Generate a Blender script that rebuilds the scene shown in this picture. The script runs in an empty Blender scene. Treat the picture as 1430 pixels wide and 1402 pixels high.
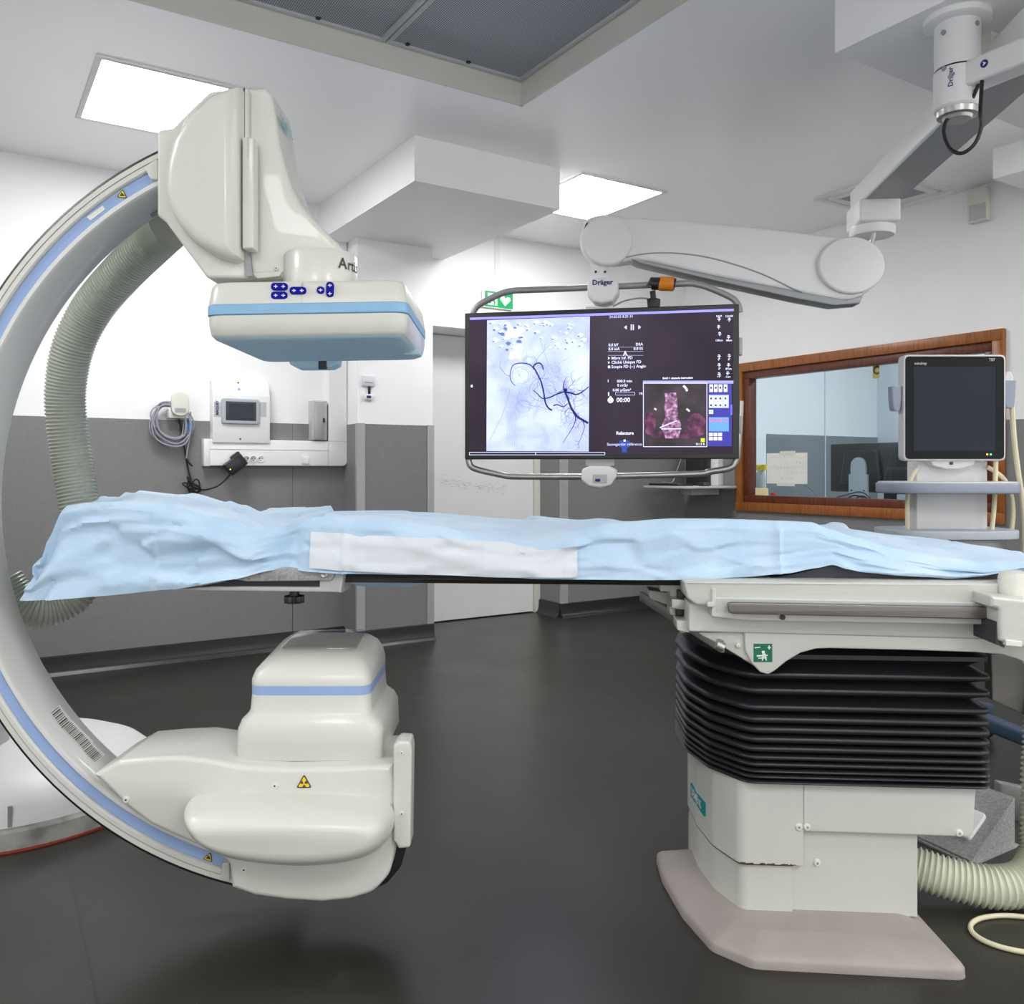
import bpy, bmesh, math, random
from mathutils import Vector, Matrix, noise
from mathutils.geometry import tessellate_polygon

# ------------------------------------------------------------------ camera, world, exposure
F, CX, CY, H = 1210.0, 715.0, 655.0, 1.10        # focal length and horizon in pixels of a 1430x1402 frame, eye height in metres
scene = bpy.context.scene
col = scene.collection
cam_data = bpy.data.cameras.new('camera')
cam_data.sensor_fit = 'HORIZONTAL'; cam_data.sensor_width = 36.0
cam_data.lens = 36.0 * F / 1430.0
cam_data.shift_y = -(701.0 - CY) / 1430.0
cam_data.clip_start = 0.02
cam = bpy.data.objects.new('camera', cam_data); col.objects.link(cam)
cam.location = (0, 0, H); cam.rotation_euler = (math.pi / 2, 0, 0)
scene.camera = cam
world = bpy.data.worlds.new('world'); scene.world = world; world.use_nodes = True
world.node_tree.nodes['Background'].inputs[0].default_value = (1, 1, 1, 1)
world.node_tree.nodes['Background'].inputs[1].default_value = 1.4
scene.view_settings.view_transform = 'Standard'
scene.view_settings.look = 'None'
scene.view_settings.gamma = 1.0
scene.view_settings.use_curve_mapping = False
scene.view_settings.exposure = 0.36
PANEL = 20.5                                      # radiance of the room's ceiling light panels

# ------------------------------------------------------------------ pixel and room geometry
U = Vector((0.8415, 0.5402, 0)).normalized()      # along the back wall, to the right
V = Vector((-U.y, U.x, 0))                        # away from the camera, along the right wall
WA, WB, ZC = 5.215, 5.03, 2.75                    # back wall, right wall, ceiling
EYE = Vector((0, 0, H))
def P(px, py, Y): return Vector(((px - CX) / F * Y, Y, H - (py - CY) / F * Y))
def hit(px, py, n, d):
    r = Vector(((px - CX) / F, 1, -(py - CY) / F)); return EYE + r * ((d - n.dot(EYE)) / n.dot(r))
class Fr:
    def __init__(s, o, ex, ey, ez): s.o, s.x, s.y, s.z = Vector(o), Vector(ex), Vector(ey), Vector(ez)
    def __call__(s, p): return s.o + s.x * p[0] + s.y * p[1] + s.z * p[2]
ID = Fr((0,0,0), (1,0,0), (0,1,0), (0,0,1))
ROOM = Fr((0,0,0), U, V, (0,0,1))                 # (a, b, z)
FWA = Fr(V * WA, U, -V, (0,0,1))                  # (a, distance out of the back wall, z)
FWB = Fr(U * WB, V, -U, (0,0,1))                  # (b, distance out of the right wall, z)
XZ = Fr((0,0,0), (1,0,0), (0,0,1), (0,1,0))       # (x, z, depth)
def pa(px, py, off=0.0): p = hit(px, py, V, WA - off); return p.dot(U), p.z
def pb(px, py, off=0.0): p = hit(px, py, U, WB - off); return p.dot(V), p.z
def xz(pts, Y): return [((q[0] - CX) / F * Y, H - (q[1] - CY) / F * Y) + tuple(q[2:]) for q in pts]

# ------------------------------------------------------------------ mesh builders
class MB:
    def __init__(s): s.v, s.f = [], []
    def add(s, vs, fs):
        b = len(s.v); s.v += [tuple(v) for v in vs]; s.f += [tuple(i + b for i in f) for f in fs]; return s
    def box(s, f, x0, x1, y0, y1, z0, z1, r=0.0, seg=2):
        bm = bmesh.new(); bmesh.ops.create_cube(bm, size=1)
        for v in bm.verts:
            v.co = Vector((x0 + (v.co.x + .5) * (x1 - x0), y0 + (v.co.y + .5) * (y1 - y0), z0 + (v.co.z + .5) * (z1 - z0)))
        if r > 0: bmesh.ops.bevel(bm, geom=bm.edges[:], offset=r, segments=seg, affect='EDGES', profile=.5)
        bm.verts.index_update()
        s.add([f(v.co) for v in bm.verts], [[v.index for v in fc.verts] for fc in bm.faces]); bm.free(); return s
    def loft(s, rings, caps=True, closed=True):
        n = len(rings[0]); vs = [p for r in rings for p in r]; fs = []
        for i in range(len(rings) - 1):
            for j in range(n if closed else n - 1):
                k = (j + 1) % n; fs.append((i*n+j, i*n+k, (i+1)*n+k, (i+1)*n+j))
        if caps:
            for base, rg in ((0, rings[0]), ((len(rings)-1)*n, rings[-1])):
                if n <= 4: fs.append(tuple(base + j for j in range(n)))
                else: fs += [tuple(base + j for j in t) for t in tessellate_polygon([[Vector(p) for p in rg]])]
        return s.add(vs, fs)
    def slab(s, f, pts, w0, w1, r0=0.0, r1=0.0, seg=3, k0=1.0):
        pts = ccw(pts); rings = []
        if r0 > 0:
            rings = [[(p[0], p[1], w0 + math.copysign(r0*k0, w1-w0)*(1-math.cos(math.pi/2*i/seg))) for p in inset(pts, r0*(1-math.sin(math.pi/2*i/seg)))] for i in range(seg)]
            rings.append([(p[0], p[1], w0 + math.copysign(r0*k0, w1-w0)) for p in pts])
        else: rings.append([(p[0], p[1], w0) for p in pts])
        if r1 > 0:
            rings.append([(p[0], p[1], w1 - math.copysign(r1, w1-w0)) for p in pts])
            rings += [[(p[0], p[1], w1 - math.copysign(r1, w1-w0)*(1-math.sin(math.pi/2*i/seg))) for p in inset(pts, r1*(1-math.cos(math.pi/2*i/seg)))] for i in range(1, seg+1)]
        else: rings.append([(p[0], p[1], w1) for p in pts])
        return s.loft([[f(p) for p in r] for r in rings])
    def lathe(s, f, prof, n=24):
        rings = [[f((r*math.cos(2*math.pi*j/n), r*math.sin(2*math.pi*j/n), z)) for j in range(n)] for r, z in prof]
        return s.loft(rings)
    def tube(s, pts, r, n=8, caps=True, closed=False):
        pts = [Vector(p) for p in pts]; m = len(pts); rings = []; nrm = None
        for i, p in enumerate(pts):
            if closed: t = pts[(i+1) % m] - pts[i-1]
            else: t = pts[min(i+1, m-1)] - pts[max(i-1, 0)]
            t = t.normalized() if t.length > 1e-9 else Vector((0,0,1))
            if nrm is None: nrm = t.orthogonal().normalized()
            nrm = (nrm - t * nrm.dot(t)); nrm = nrm.normalized() if nrm.length > 1e-6 else t.orthogonal().normalized()
            b = t.cross(nrm); rr = r[i] if isinstance(r, (list, tuple)) else r
            rings.append([p + (nrm*math.cos(2*math.pi*j/n) + b*math.sin(2*math.pi*j/n)) * rr for j in range(n)])
        if closed: rings.append(rings[0]); caps = False
        return s.loft(rings, caps)
    def sheet(s, grid):
        n = len(grid[0]); return s.add([p for r in grid for p in r], [(i*n+j, i*n+j+1, (i+1)*n+j+1, (i+1)*n+j) for i in range(len(grid)-1) for j in range(n-1)])
def ccw(pts):
    a = sum(pts[i-1][0]*pts[i][1] - pts[i][0]*pts[i-1][1] for i in range(len(pts)))
    return [p[:2] for p in (pts if a > 0 else pts[::-1])]
def inset(pts, e):                                  # offsets a polygon inwards; corners that run into each other merge
    if e == 0: return pts
    n = len(pts); cur = []; idx = []
    for p in pts:
        p = Vector(p[:2])
        if cur and (p-cur[-1]).length < 1e-6: idx.append(len(cur)-1)
        else: cur.append(p); idx.append(len(cur)-1)
    steps = max(1, int(abs(e)/.0015 + .5)); de = e/steps
    for _ in range(steps):
        m = len(cur); new = []
        for i in range(m):
            a = (cur[i]-cur[i-1]).normalized(); b = (cur[(i+1) % m]-cur[i]).normalized()
            n1 = Vector((-a.y, a.x)); n2 = Vector((-b.y, b.x)); new.append(cur[i] + (n1+n2) * (de / max(.35, 1 + n1.dot(n2))))
        while len(new) > 3:
            m = len(new); worst = None
            for i in range(m):
                j = (i+1) % m; o = cur[j]-cur[i]; q = new[j]-new[i]
                if q.length < 1e-5 or q.dot(o) <= 0: worst = (i, j); break
            if worst is None: break
            i, j = worst; new[i] = (new[i]+new[j])/2; cur[i] = (cur[i]+cur[j])/2
            del new[j]; del cur[j]
            idx = [(i if k == j else k) for k in idx]; idx = [(k-1 if k > j else k) for k in idx]
        cur = new
        if len(cur) <= 3: break
    return [tuple(cur[k]) for k in idx]
def fil(pts, r=.01, seg=4):
    out = []; n = len(pts)
    for i in range(n):
        p0, p1, p2 = Vector(pts[i-1][:2]), Vector(pts[i][:2]), Vector(pts[(i+1) % n][:2])
        rr = pts[i][2] if len(pts[i]) > 2 else r
        a = p0 - p1; b = p2 - p1; la, lb = a.length, b.length
        if rr <= 0 or la < 1e-9 or lb < 1e-9: out.append(tuple(p1)); continue
        a.normalize(); b.normalize(); ang = math.acos(max(-1, min(1, a.dot(b))))
        if ang > 3.1: out.append(tuple(p1)); continue
        t = min(rr / math.tan(ang/2), la*.49, lb*.49)
        s0 = p1 + a*t; s1 = p1 + b*t
        for k in range(seg+1):
            w = k/seg; out.append(tuple(s0*(1-w)**2 + p1*2*w*(1-w) + s1*w*w))
    return out
def spl(pts, n=8, closed=False):
    pts = [Vector(p) for p in pts]; m = len(pts); out = []
    for i in range(m if closed else m-1):
        if closed: a, b, c, d = pts[i-1], pts[i], pts[(i+1) % m], pts[(i+2) % m]
        else: a, b, c, d = pts[max(i-1,0)], pts[i], pts[i+1], pts[min(i+2,m-1)]
        for k in range(n):
            t = k/n; out.append(.5*((2*b) + (c-a)*t + (2*a-5*b+4*c-d)*t*t + (3*b-a-3*c+d)*t**3))
    if not closed: out.append(pts[-1])
    return out
def spl2(pts, n=6, closed=True): return [(p.x, p.y) for p in spl([(q[0], q[1], 0) for q in pts], n, closed)]
def resample(pts, step):
    out = [pts[0]]; acc = 0
    for a, b in zip(pts, pts[1:]):
        L = (b-a).length; pos = step - acc
        while pos <= L: out.append(a + (b-a)*(pos/L)); pos += step
        acc = L - (pos - step)
    return out
def hose(pts, r, pitch=.013, amp=.004, n=20):
    q = resample(spl(pts, 40), pitch/6); mb = MB()
    prof = [1.0, .75, .15, -.6, -.6, .15]
    return mb.tube(q, [r + amp*prof[i % 6] for i in range(len(q))], n)
def interp(tab, x):
    if x <= tab[0][0]: return tab[0][1]
    for (x0, y0), (x1, y1) in zip(tab, tab[1:]):
        if x <= x1:
            t = (x-x0)/(x1-x0); t = t*t*(3-2*t)*.5 + t*.5; return y0 + (y1-y0)*t
    return tab[-1][1]

# ------------------------------------------------------------------ objects
LOC = {}
def finish(me, ang):
    bm = bmesh.new(); bm.from_mesh(me); bmesh.ops.recalc_face_normals(bm, faces=bm.faces); bm.to_mesh(me); bm.free()
    if ang > 0:
        me.polygons.foreach_set('use_smooth', [True]*len(me.polygons)); me.set_sharp_from_angle(angle=math.radians(ang))
def obj(name, mb, m, parent=None, ang=38, label=None, cat=None, group=None, kind=None):
    me = bpy.data.meshes.new(name); me.from_pydata(mb.v, [], mb.f); finish(me, ang); me.update()
    me.materials.append(m)
    return place(name, me, parent, label, cat, group, kind)
def place(name, me, parent=None, label=None, cat=None, group=None, kind=None):
    o = bpy.data.objects.new(name, me); col.objects.link(o)
    if parent is None:
        xs = [v.co for v in me.vertices]
        c = Vector(((min(p.x for p in xs)+max(p.x for p in xs))/2, (min(p.y for p in xs)+max(p.y for p in xs))/2, min(p.z for p in xs)))
        me.transform(Matrix.Translation(-c)); o.location = c; LOC[o.name] = c
    else:
        o.parent = parent
        if parent.name in LOC: o.matrix_parent_inverse = Matrix.Translation(-LOC[parent.name])
    tag(o, label, cat, group, kind); return o
def tag(o, label=None, cat=None, group=None, kind=None):
    if label: o['label'] = label
    if cat: o['category'] = cat
    if group: o['group'] = group
    if kind: o['kind'] = kind
    return o
def thing(name, label, cat, loc, group=None, kind=None):
    o = bpy.data.objects.new(name, None); col.objects.link(o); o.location = loc; o.empty_display_size = .1
    LOC[o.name] = Vector(loc); return tag(o, label, cat, group, kind)
def dup(root, loc, label=None):
    r = root.copy(); col.objects.link(r); r.location = loc; LOC[r.name] = Vector(loc)
    if label: r['label'] = label
    for ch in list(root.children):
        c = ch.copy(); col.objects.link(c); c.parent = r; c.matrix_parent_inverse = ch.matrix_parent_inverse.copy()
        for g in ch.children:
            d = g.copy(); col.objects.link(d); d.parent = c; d.matrix_parent_inverse = g.matrix_parent_inverse.copy()
    return r
def struct(name, mb, m, label, cat, ang=30): return obj(name, mb, m, None, ang, label, cat, None, 'structure')
def text(name, body, o, ex, ey, size, m, parent, align='LEFT', bold=0.0, sx=1.0):
    cu = bpy.data.curves.new(name, 'FONT'); cu.body = body; cu.size = size; cu.align_x = align; cu.align_y = 'CENTER'; cu.offset = bold; cu.resolution_u = 2
    t = bpy.data.objects.new(name, cu); col.objects.link(t)
    me = bpy.data.meshes.new_from_object(t.evaluated_get(bpy.context.evaluated_depsgraph_get()))
    bpy.data.objects.remove(t); bpy.data.curves.remove(cu)
    ex, ey, o = Vector(ex).normalized(), Vector(ey).normalized(), Vector(o)
    for v in me.vertices: v.co = o + ex * (v.co.x * sx) + ey * v.co.y
    me.name = name; me.materials.clear(); me.materials.append(m)
    return place(name, me, parent)

# ------------------------------------------------------------------ materials
def mat(name, c, rough=.5, metal=0.0, var=.03, scale=12., bump=0.0, bscale=200., emit=0.0, trans=0.0, ior=1.45, coat=0.0, stretch=(1,1,1)):
    m = bpy.data.materials.new(name); m.use_nodes = True; nt = m.node_tree; b = nt.nodes['Principled BSDF']
    N, L = nt.nodes.new, nt.links.new
    tc = N('ShaderNodeTexCoord'); mp = N('ShaderNodeMapping'); mp.inputs['Scale'].default_value = stretch; L(tc.outputs['Object'], mp.inputs[0])
    nz = N('ShaderNodeTexNoise'); nz.inputs['Scale'].default_value = scale; nz.inputs['Detail'].default_value = 4; L(mp.outputs[0], nz.inputs['Vector'])
    rp = N('ShaderNodeValToRGB'); rp.color_ramp.elements[0].position = .3; rp.color_ramp.elements[1].position = .7
    rp.color_ramp.elements[0].color = tuple(max(0, x*(1-var)) for x in c) + (1,)
    rp.color_ramp.elements[1].color = tuple(min(1, x*(1+var)) for x in c) + (1,)
    L(nz.outputs['Fac'], rp.inputs[0]); L(rp.outputs[0], b.inputs['Base Color'])
    b.inputs['Roughness'].default_value = rough; b.inputs['Metallic'].default_value = metal; b.inputs['IOR'].default_value = ior
    b.inputs['Transmission Weight'].default_value = trans; b.inputs['Coat Weight'].default_value = coat
    if emit > 0:
        L(rp.outputs[0], b.inputs['Emission Color']); b.inputs['Emission Strength'].default_value = emit
    if bump > 0:
        n2 = N('ShaderNodeTexNoise'); n2.inputs['Scale'].default_value = bscale; n2.inputs['Detail'].default_value = 3; L(mp.outputs[0], n2.inputs['Vector'])
        bp = N('ShaderNodeBump'); bp.inputs['Strength'].default_value = bump; bp.inputs['Distance'].default_value = .002
        L(n2.outputs['Fac'], bp.inputs['Height']); L(bp.outputs[0], b.inputs['Normal'])
    return m
def ramp_mat(name, kind, stops, scale, rough=.5, emit=0.0, stretch=(1,1,1), detail=6.0, dist=0.0):
    m = mat(name, (1,1,1), rough); nt = m.node_tree; b = nt.nodes['Principled BSDF']; N, L = nt.nodes.new, nt.links.new
    mp = [n for n in nt.nodes if n.type == 'MAPPING'][0]; mp.inputs['Scale'].default_value = stretch
    if kind == 'noise':
        t = N('ShaderNodeTexNoise'); t.inputs['Detail'].default_value = detail; t.inputs['Distortion'].default_value = dist
    else:
        t = N('ShaderNodeTexVoronoi')
    t.inputs['Scale'].default_value = scale; L(mp.outputs[0], t.inputs['Vector'])
    r = N('ShaderNodeValToRGB'); e = r.color_ramp.elements
    while len(e) < len(stops): e.new(.5)
    for k, (pos, c) in enumerate(stops): e[k].position = pos; e[k].color = tuple(c) + (1,)
    L(t.outputs[0], r.inputs[0]); L(r.outputs[0], b.inputs['Base Color'])
    if emit > 0: L(r.outputs[0], b.inputs['Emission Color']); b.inputs['Emission Strength'].default_value = emit
    return m
M = {}
M['wall'] = mat('white_wall_paint', (.87,.87,.875), .55, var=.012, scale=3, bump=.12, bscale=350)
M['ceil'] = mat('ceiling_lacquer', (.92,.925,.935), .38, var=.012, scale=2)
_b = M['ceil'].node_tree.nodes['Principled BSDF']; _b.inputs['Coat Weight'].default_value = 1; _b.inputs['Coat IOR'].default_value = 1.9; _b.inputs['Coat Roughness'].default_value = .32
M['soffit'] = mat('soffit_paint', (.91,.91,.915), .5, var=.01, scale=3)
M['dado'] = mat('grey_wall_cladding', (.205,.205,.205), .5, var=.05, scale=60, bump=.25, bscale=500)
M['alu'] = mat('aluminium_strip', (.42,.42,.42), .35, .3, var=.03)
M['skirt'] = mat('dark_skirting_vinyl', (.02,.02,.019), .34, var=.1)
M['door'] = mat('white_door_laminate', (.76,.76,.75), .45, var=.012, scale=4)
M['frame_grey'] = mat('grey_door_frame', (.45,.45,.44), .45)
M['white'] = mat('white_plastic', (.80,.80,.80), .4, var=.01)
M['offwhite'] = mat('offwhite_plastic', (.70,.69,.62), .4, var=.02)
M['cream'] = mat('cream_enamel', (.64,.64,.585), .34, var=.018, scale=5, coat=.15)
M['tablewhite'] = mat('table_enamel', (.55,.555,.51), .36, var=.02, scale=6, coat=.1)
M['arm'] = mat('arm_lacquer', (.74,.74,.74), .38, var=.01)
M['armgrey'] = mat('arm_grey_channel', (.30,.31,.32), .4, .2)
M['arcgrey'] = mat('arc_inner_grey', (.69,.69,.66), .3, var=.02, scale=4, coat=.3)
M['blue'] = mat('pale_blue_track', (.30,.42,.68), .38, var=.03, scale=8)
M['bluestripe'] = mat('blue_stripe', (.24,.45,.66), .42, var=.04, scale=20)
M['bluepan'] = mat('blue_grey_pan', (.42,.56,.63), .45, var=.03)
M['black'] = mat('black_rubber', (.012,.012,.013), .42, var=.1)
M['blackpl'] = mat('black_plastic', (.018,.018,.02), .35, var=.1)
M['bellows'] = mat('bellows_rubber', (.013,.013,.016), .34, var=.1, scale=30)
M['metal'] = mat('brushed_steel', (.20,.185,.17), .36, .85, var=.12, scale=40, stretch=(1,1,20))
M['steel'] = mat('satin_steel', (.50,.49,.47), .35, .8, var=.05)
M['tubegrey'] = mat('grey_tube_paint', (.33,.33,.33), .35, .3)
M['worn'] = ramp_mat('worn_steel', 'noise', [(.3,(.24,.235,.23)), (.55,(.34,.335,.33)), (.75,(.42,.41,.40))], 140, .4)
M['foot'] = ramp_mat('taupe_foot_plate', 'noise', [(.2,(.30,.262,.24)), (.6,(.345,.305,.28)), (.8,(.375,.335,.305))], 9, .5)
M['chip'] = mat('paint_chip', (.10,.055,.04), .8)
M['hose'] = mat('ribbed_hose', (.36,.38,.325), .32, var=.05, scale=8, coat=.2)
M['hose2'] = mat('ribbed_floor_hose', (.56,.58,.45), .32, var=.04, scale=8, coat=.2)
M['cable'] = mat('cream_cable', (.66,.61,.42), .4)
M['cablegrey'] = mat('grey_lilac_cable', (.34,.34,.40), .4)
M['carbon'] = mat('carbon_tabletop', (.02,.02,.02), .35, var=.15)
M['mattress'] = mat('dark_mattress', (.06,.065,.075), .55, var=.1)
M['wood'] = ramp_mat('varnished_wood', 'noise', [(.3,(.20,.062,.012)), (.5,(.30,.10,.022)), (.7,(.36,.13,.03))], 6, .35, stretch=(14,14,1.4), dist=.4)
M['wooddark'] = ramp_mat('dark_varnished_wood', 'noise', [(.3,(.075,.018,.008)), (.5,(.12,.03,.014)), (.7,(.16,.045,.02))], 6, .35, stretch=(14,14,1.4), dist=.4)
M['paper'] = mat('paper', (.78,.77,.72), .8)
M['ink'] = mat('ink', (.05,.05,.06), .7)
M['inkgrey'] = mat('grey_ink', (.35,.35,.37), .7)
M['yellow'] = mat('warning_yellow', (.85,.60,.01), .5)
M['orange'] = mat('orange_plastic', (.72,.22,.015), .4)
M['red'] = mat('red_plastic', (.60,.02,.015), .45)
M['redline'] = mat('red_floor_seal', (.38,.05,.02), .5)
M['green'] = mat('sign_green', (.0,.36,.10), .45)
M['dkgreen'] = mat('label_green', (.0,.14,.075), .45)
M['signwhite'] = mat('sign_white', (.85,.85,.85), .5)
M['teal'] = mat('teal_print', (.0,.22,.24), .5)
M['tealpale'] = mat('teal_lettering', (.10,.42,.50), .5)
M['keyblue'] = mat('blue_keys', (.006,.004,.30), .55, ior=1.2)
M['navy'] = mat('navy_print', (.02,.02,.16), .5)
M['legblue'] = mat('blue_leg_paint', (.045,.07,.115), .38)
M['uswhite'] = mat('cart_white', (.62,.61,.62), .4)
M['ushandle'] = mat('cart_blue_grey', (.27,.30,.38), .4)
M['glassblack'] = mat('black_screen_glass', (.012,.013,.015), .15, ior=1.2)
M['screenoff'] = mat('switched_off_screen', (.022,.027,.036), .25, ior=1.22)
M['screengrey'] = mat('grey_touch_screen', (.035,.04,.05), .2, ior=1.25)
M['bezelgrey'] = mat('grey_bezel', (.40,.44,.48), .4)
M['lightgrey'] = mat('light_grey_plastic', (.48,.49,.49), .4)
M['concrete'] = ramp_mat('worn_base_ring', 'noise', [(.3,(.20,.20,.19)), (.5,(.38,.38,.35)), (.7,(.50,.50,.46))], 14, .6)
M['ctrlwall'] = mat('control_room_wall', (.66,.72,.76), .6, var=.02)
M['ctrldado'] = mat('control_room_cladding', (.22,.235,.25), .6, var=.04)
M['ledamber'] = mat('amber_light', (1,.25,.02), .4, emit=2.5); M['ledgreen'] = mat('green_light', (.05,.9,.3), .4, emit=2)
M['ledblue'] = mat('blue_light', (.05,.12,1), .4, emit=2.5)
M['panel_light'] = mat('light_diffuser', (1,1,1), .5, var=0, emit=PANEL)
M['scr_text'] = mat('screen_lettering', (.62,.64,.85), .5, emit=.9)
M['scr_line'] = mat('screen_lines', (.50,.52,.80), .5, emit=.7)
M['vessel'] = mat('screen_vessels', (.010,.025,.16), .6, emit=.35)
M['vessel2'] = mat('screen_faint_vessels', (.24,.28,.60), .6, emit=.6)

def floor_mat():
    m = mat('dark_vinyl_floor', (.027,.025,.021), .3, var=.12, scale=1.6); nt = m.node_tree; b = nt.nodes['Principled BSDF']; N, L = nt.nodes.new, nt.links.new
    tc = [n for n in nt.nodes if n.type == 'TEX_COORD'][0]; rp = [n for n in nt.nodes if n.type == 'VALTORGB'][0]
    vo = N('ShaderNodeTexVoronoi'); vo.inputs['Scale'].default_value = 75; L(tc.outputs['Object'], vo.inputs['Vector'])
    lt = N('ShaderNodeMath'); lt.operation = 'LESS_THAN'; lt.inputs[1].default_value = .085; L(vo.outputs['Distance'], lt.inputs[0])
    sep = N('ShaderNodeSeparateColor'); L(vo.outputs['Color'], sep.inputs[0])
    gt = N('ShaderNodeMath'); gt.operation = 'GREATER_THAN'; gt.inputs[1].default_value = .93; L(sep.outputs[0], gt.inputs[0])
    mu = N('ShaderNodeMath'); mu.operation = 'MULTIPLY'; L(lt.outputs[0], mu.inputs[0]); L(gt.outputs[0], mu.inputs[1])
    mx = N('ShaderNodeMix'); mx.data_type = 'RGBA'; L(mu.outputs[0], mx.inputs[0]); L(rp.outputs[0], mx.inputs[6]); mx.inputs[7].default_value = (.20,.19,.17,1)
    # pale scuffs with a shape of their own
    n3 = N('ShaderNodeTexNoise'); n3.inputs['Scale'].default_value = 9; n3.inputs['Detail'].default_value = 8; L(tc.outputs['Object'], n3.inputs['Vector'])
    r3 = N('ShaderNodeValToRGB'); r3.color_ramp.elements[0].position = .66; r3.color_ramp.elements[1].position = .86; r3.color_ramp.elements[1].color = (.25,.25,.25,1); L(n3.outputs['Fac'], r3.inputs[0])
    m2 = N('ShaderNodeMix'); m2.data_type = 'RGBA'; L(r3.outputs[0], m2.inputs[0]); L(mx.outputs[2], m2.inputs[6]); m2.inputs[7].default_value = (.12,.115,.10,1)
    L(m2.outputs[2], b.inputs['Base Color'])
    n4 = N('ShaderNodeTexNoise'); n4.inputs['Scale'].default_value = 3.5; n4.inputs['Detail'].default_value = 6; L(tc.outputs['Object'], n4.inputs['Vector'])
    mr = N('ShaderNodeMapRange'); mr.inputs[3].default_value = .24; mr.inputs[4].default_value = .40; L(n4.outputs['Fac'], mr.inputs[0]); L(mr.outputs[0], b.inputs['Roughness'])
    n5 = N('ShaderNodeTexNoise'); n5.inputs['Scale'].default_value = 260; L(tc.outputs['Object'], n5.inputs['Vector'])
    bp = N('ShaderNodeBump'); bp.inputs['Strength'].default_value = .08; bp.inputs['Distance'].default_value = .001; L(n5.outputs['Fac'], bp.inputs['Height']); L(bp.outputs[0], b.inputs['Normal'])
    return m
M['floor'] = floor_mat()
def grille_mat():
    m = mat('perforated_metal', (.5,.5,.5), .4); nt = m.node_tree; b = nt.nodes['Principled BSDF']; N, L = nt.nodes.new, nt.links.new
    tc = [n for n in nt.nodes if n.type == 'TEX_COORD'][0]
    mp = N('ShaderNodeMapping'); mp.inputs['Rotation'].default_value[2] = -math.atan2(U.y, U.x); L(tc.outputs['Object'], mp.inputs[0])
    vo = N('ShaderNodeTexVoronoi'); vo.inputs['Scale'].default_value = 120; vo.inputs['Randomness'].default_value = 0; L(mp.outputs[0], vo.inputs['Vector'])
    rp = N('ShaderNodeValToRGB'); e = rp.color_ramp.elements; e[0].position = .34; e[0].color = (.035,.045,.065,1); e[1].position = .42; e[1].color = (.50,.53,.58,1)
    L(vo.outputs['Distance'], rp.inputs[0]); L(rp.outputs[0], b.inputs['Base Color']); return m
M['grille'] = grille_mat()
def drape_mat():
    m = ramp_mat('blue_drape_cloth', 'noise', [(.25,(.40,.57,.74)), (.5,(.47,.63,.79)), (.75,(.56,.70,.83))], 7, .75, detail=9.0, dist=.3)
    nt = m.node_tree; b = nt.nodes['Principled BSDF']; N, L = nt.nodes.new, nt.links.new
    b.inputs['Sheen Weight'].default_value = .25
    tc = [n for n in nt.nodes if n.type == 'TEX_COORD'][0]
    n2 = N('ShaderNodeTexNoise'); n2.inputs['Scale'].default_value = 420; n2.inputs['Detail'].default_value = 3; L(tc.outputs['Object'], n2.inputs['Vector'])
    n3 = N('ShaderNodeTexNoise'); n3.inputs['Scale'].default_value = 26; n3.inputs['Detail'].default_value = 4; L(tc.outputs['Object'], n3.inputs['Vector'])
    ad = N('ShaderNodeMath'); ad.operation = 'MULTIPLY_ADD'; ad.inputs[1].default_value = 3.0; L(n3.outputs['Fac'], ad.inputs[0]); L(n2.outputs['Fac'], ad.inputs[2])
    bp = N('ShaderNodeBump'); bp.inputs['Strength'].default_value = .35; bp.inputs['Distance'].default_value = .002; L(ad.outputs[0], bp.inputs['Height']); L(bp.outputs[0], b.inputs['Normal'])
    return m
M['drape'] = drape_mat()
M['strip'] = mat('white_drape_strip', (.66,.70,.74), .7, var=.02, bump=.15, bscale=300)
def glass_mat(name, tint, rough, ior):
    m = bpy.data.materials.new(name); m.use_nodes = True; nt = m.node_tree; N, L = nt.nodes.new, nt.links.new
    for n in list(nt.nodes):
        if n.type != 'OUTPUT_MATERIAL': nt.nodes.remove(n)
    out = nt.nodes[0]; tr = N('ShaderNodeBsdfTransparent'); tr.inputs[0].default_value = tint
    gl = N('ShaderNodeBsdfGlossy'); gl.inputs['Roughness'].default_value = rough; fr = N('ShaderNodeFresnel'); fr.inputs[0].default_value = ior
    ge = N('ShaderNodeNewGeometry'); iv = N('ShaderNodeMath'); iv.operation = 'SUBTRACT'; iv.inputs[0].default_value = 1; L(ge.outputs['Backfacing'], iv.inputs[1]); ml = N('ShaderNodeMath'); ml.operation = 'MULTIPLY'; L(fr.outputs[0], ml.inputs[0]); L(iv.outputs[0], ml.inputs[1])
    mx = N('ShaderNodeMixShader'); L(ml.outputs[0], mx.inputs[0]); L(tr.outputs[0], mx.inputs[1]); L(gl.outputs[0], mx.inputs[2]); L(mx.outputs[0], out.inputs[0]); return m
M['glass'] = glass_mat('lead_glass', (.86,.93,.965,1), .02, 1.5); M['clear'] = glass_mat('clear_plastic', (.93,.93,.93,1), .06, 1.7)

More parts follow.
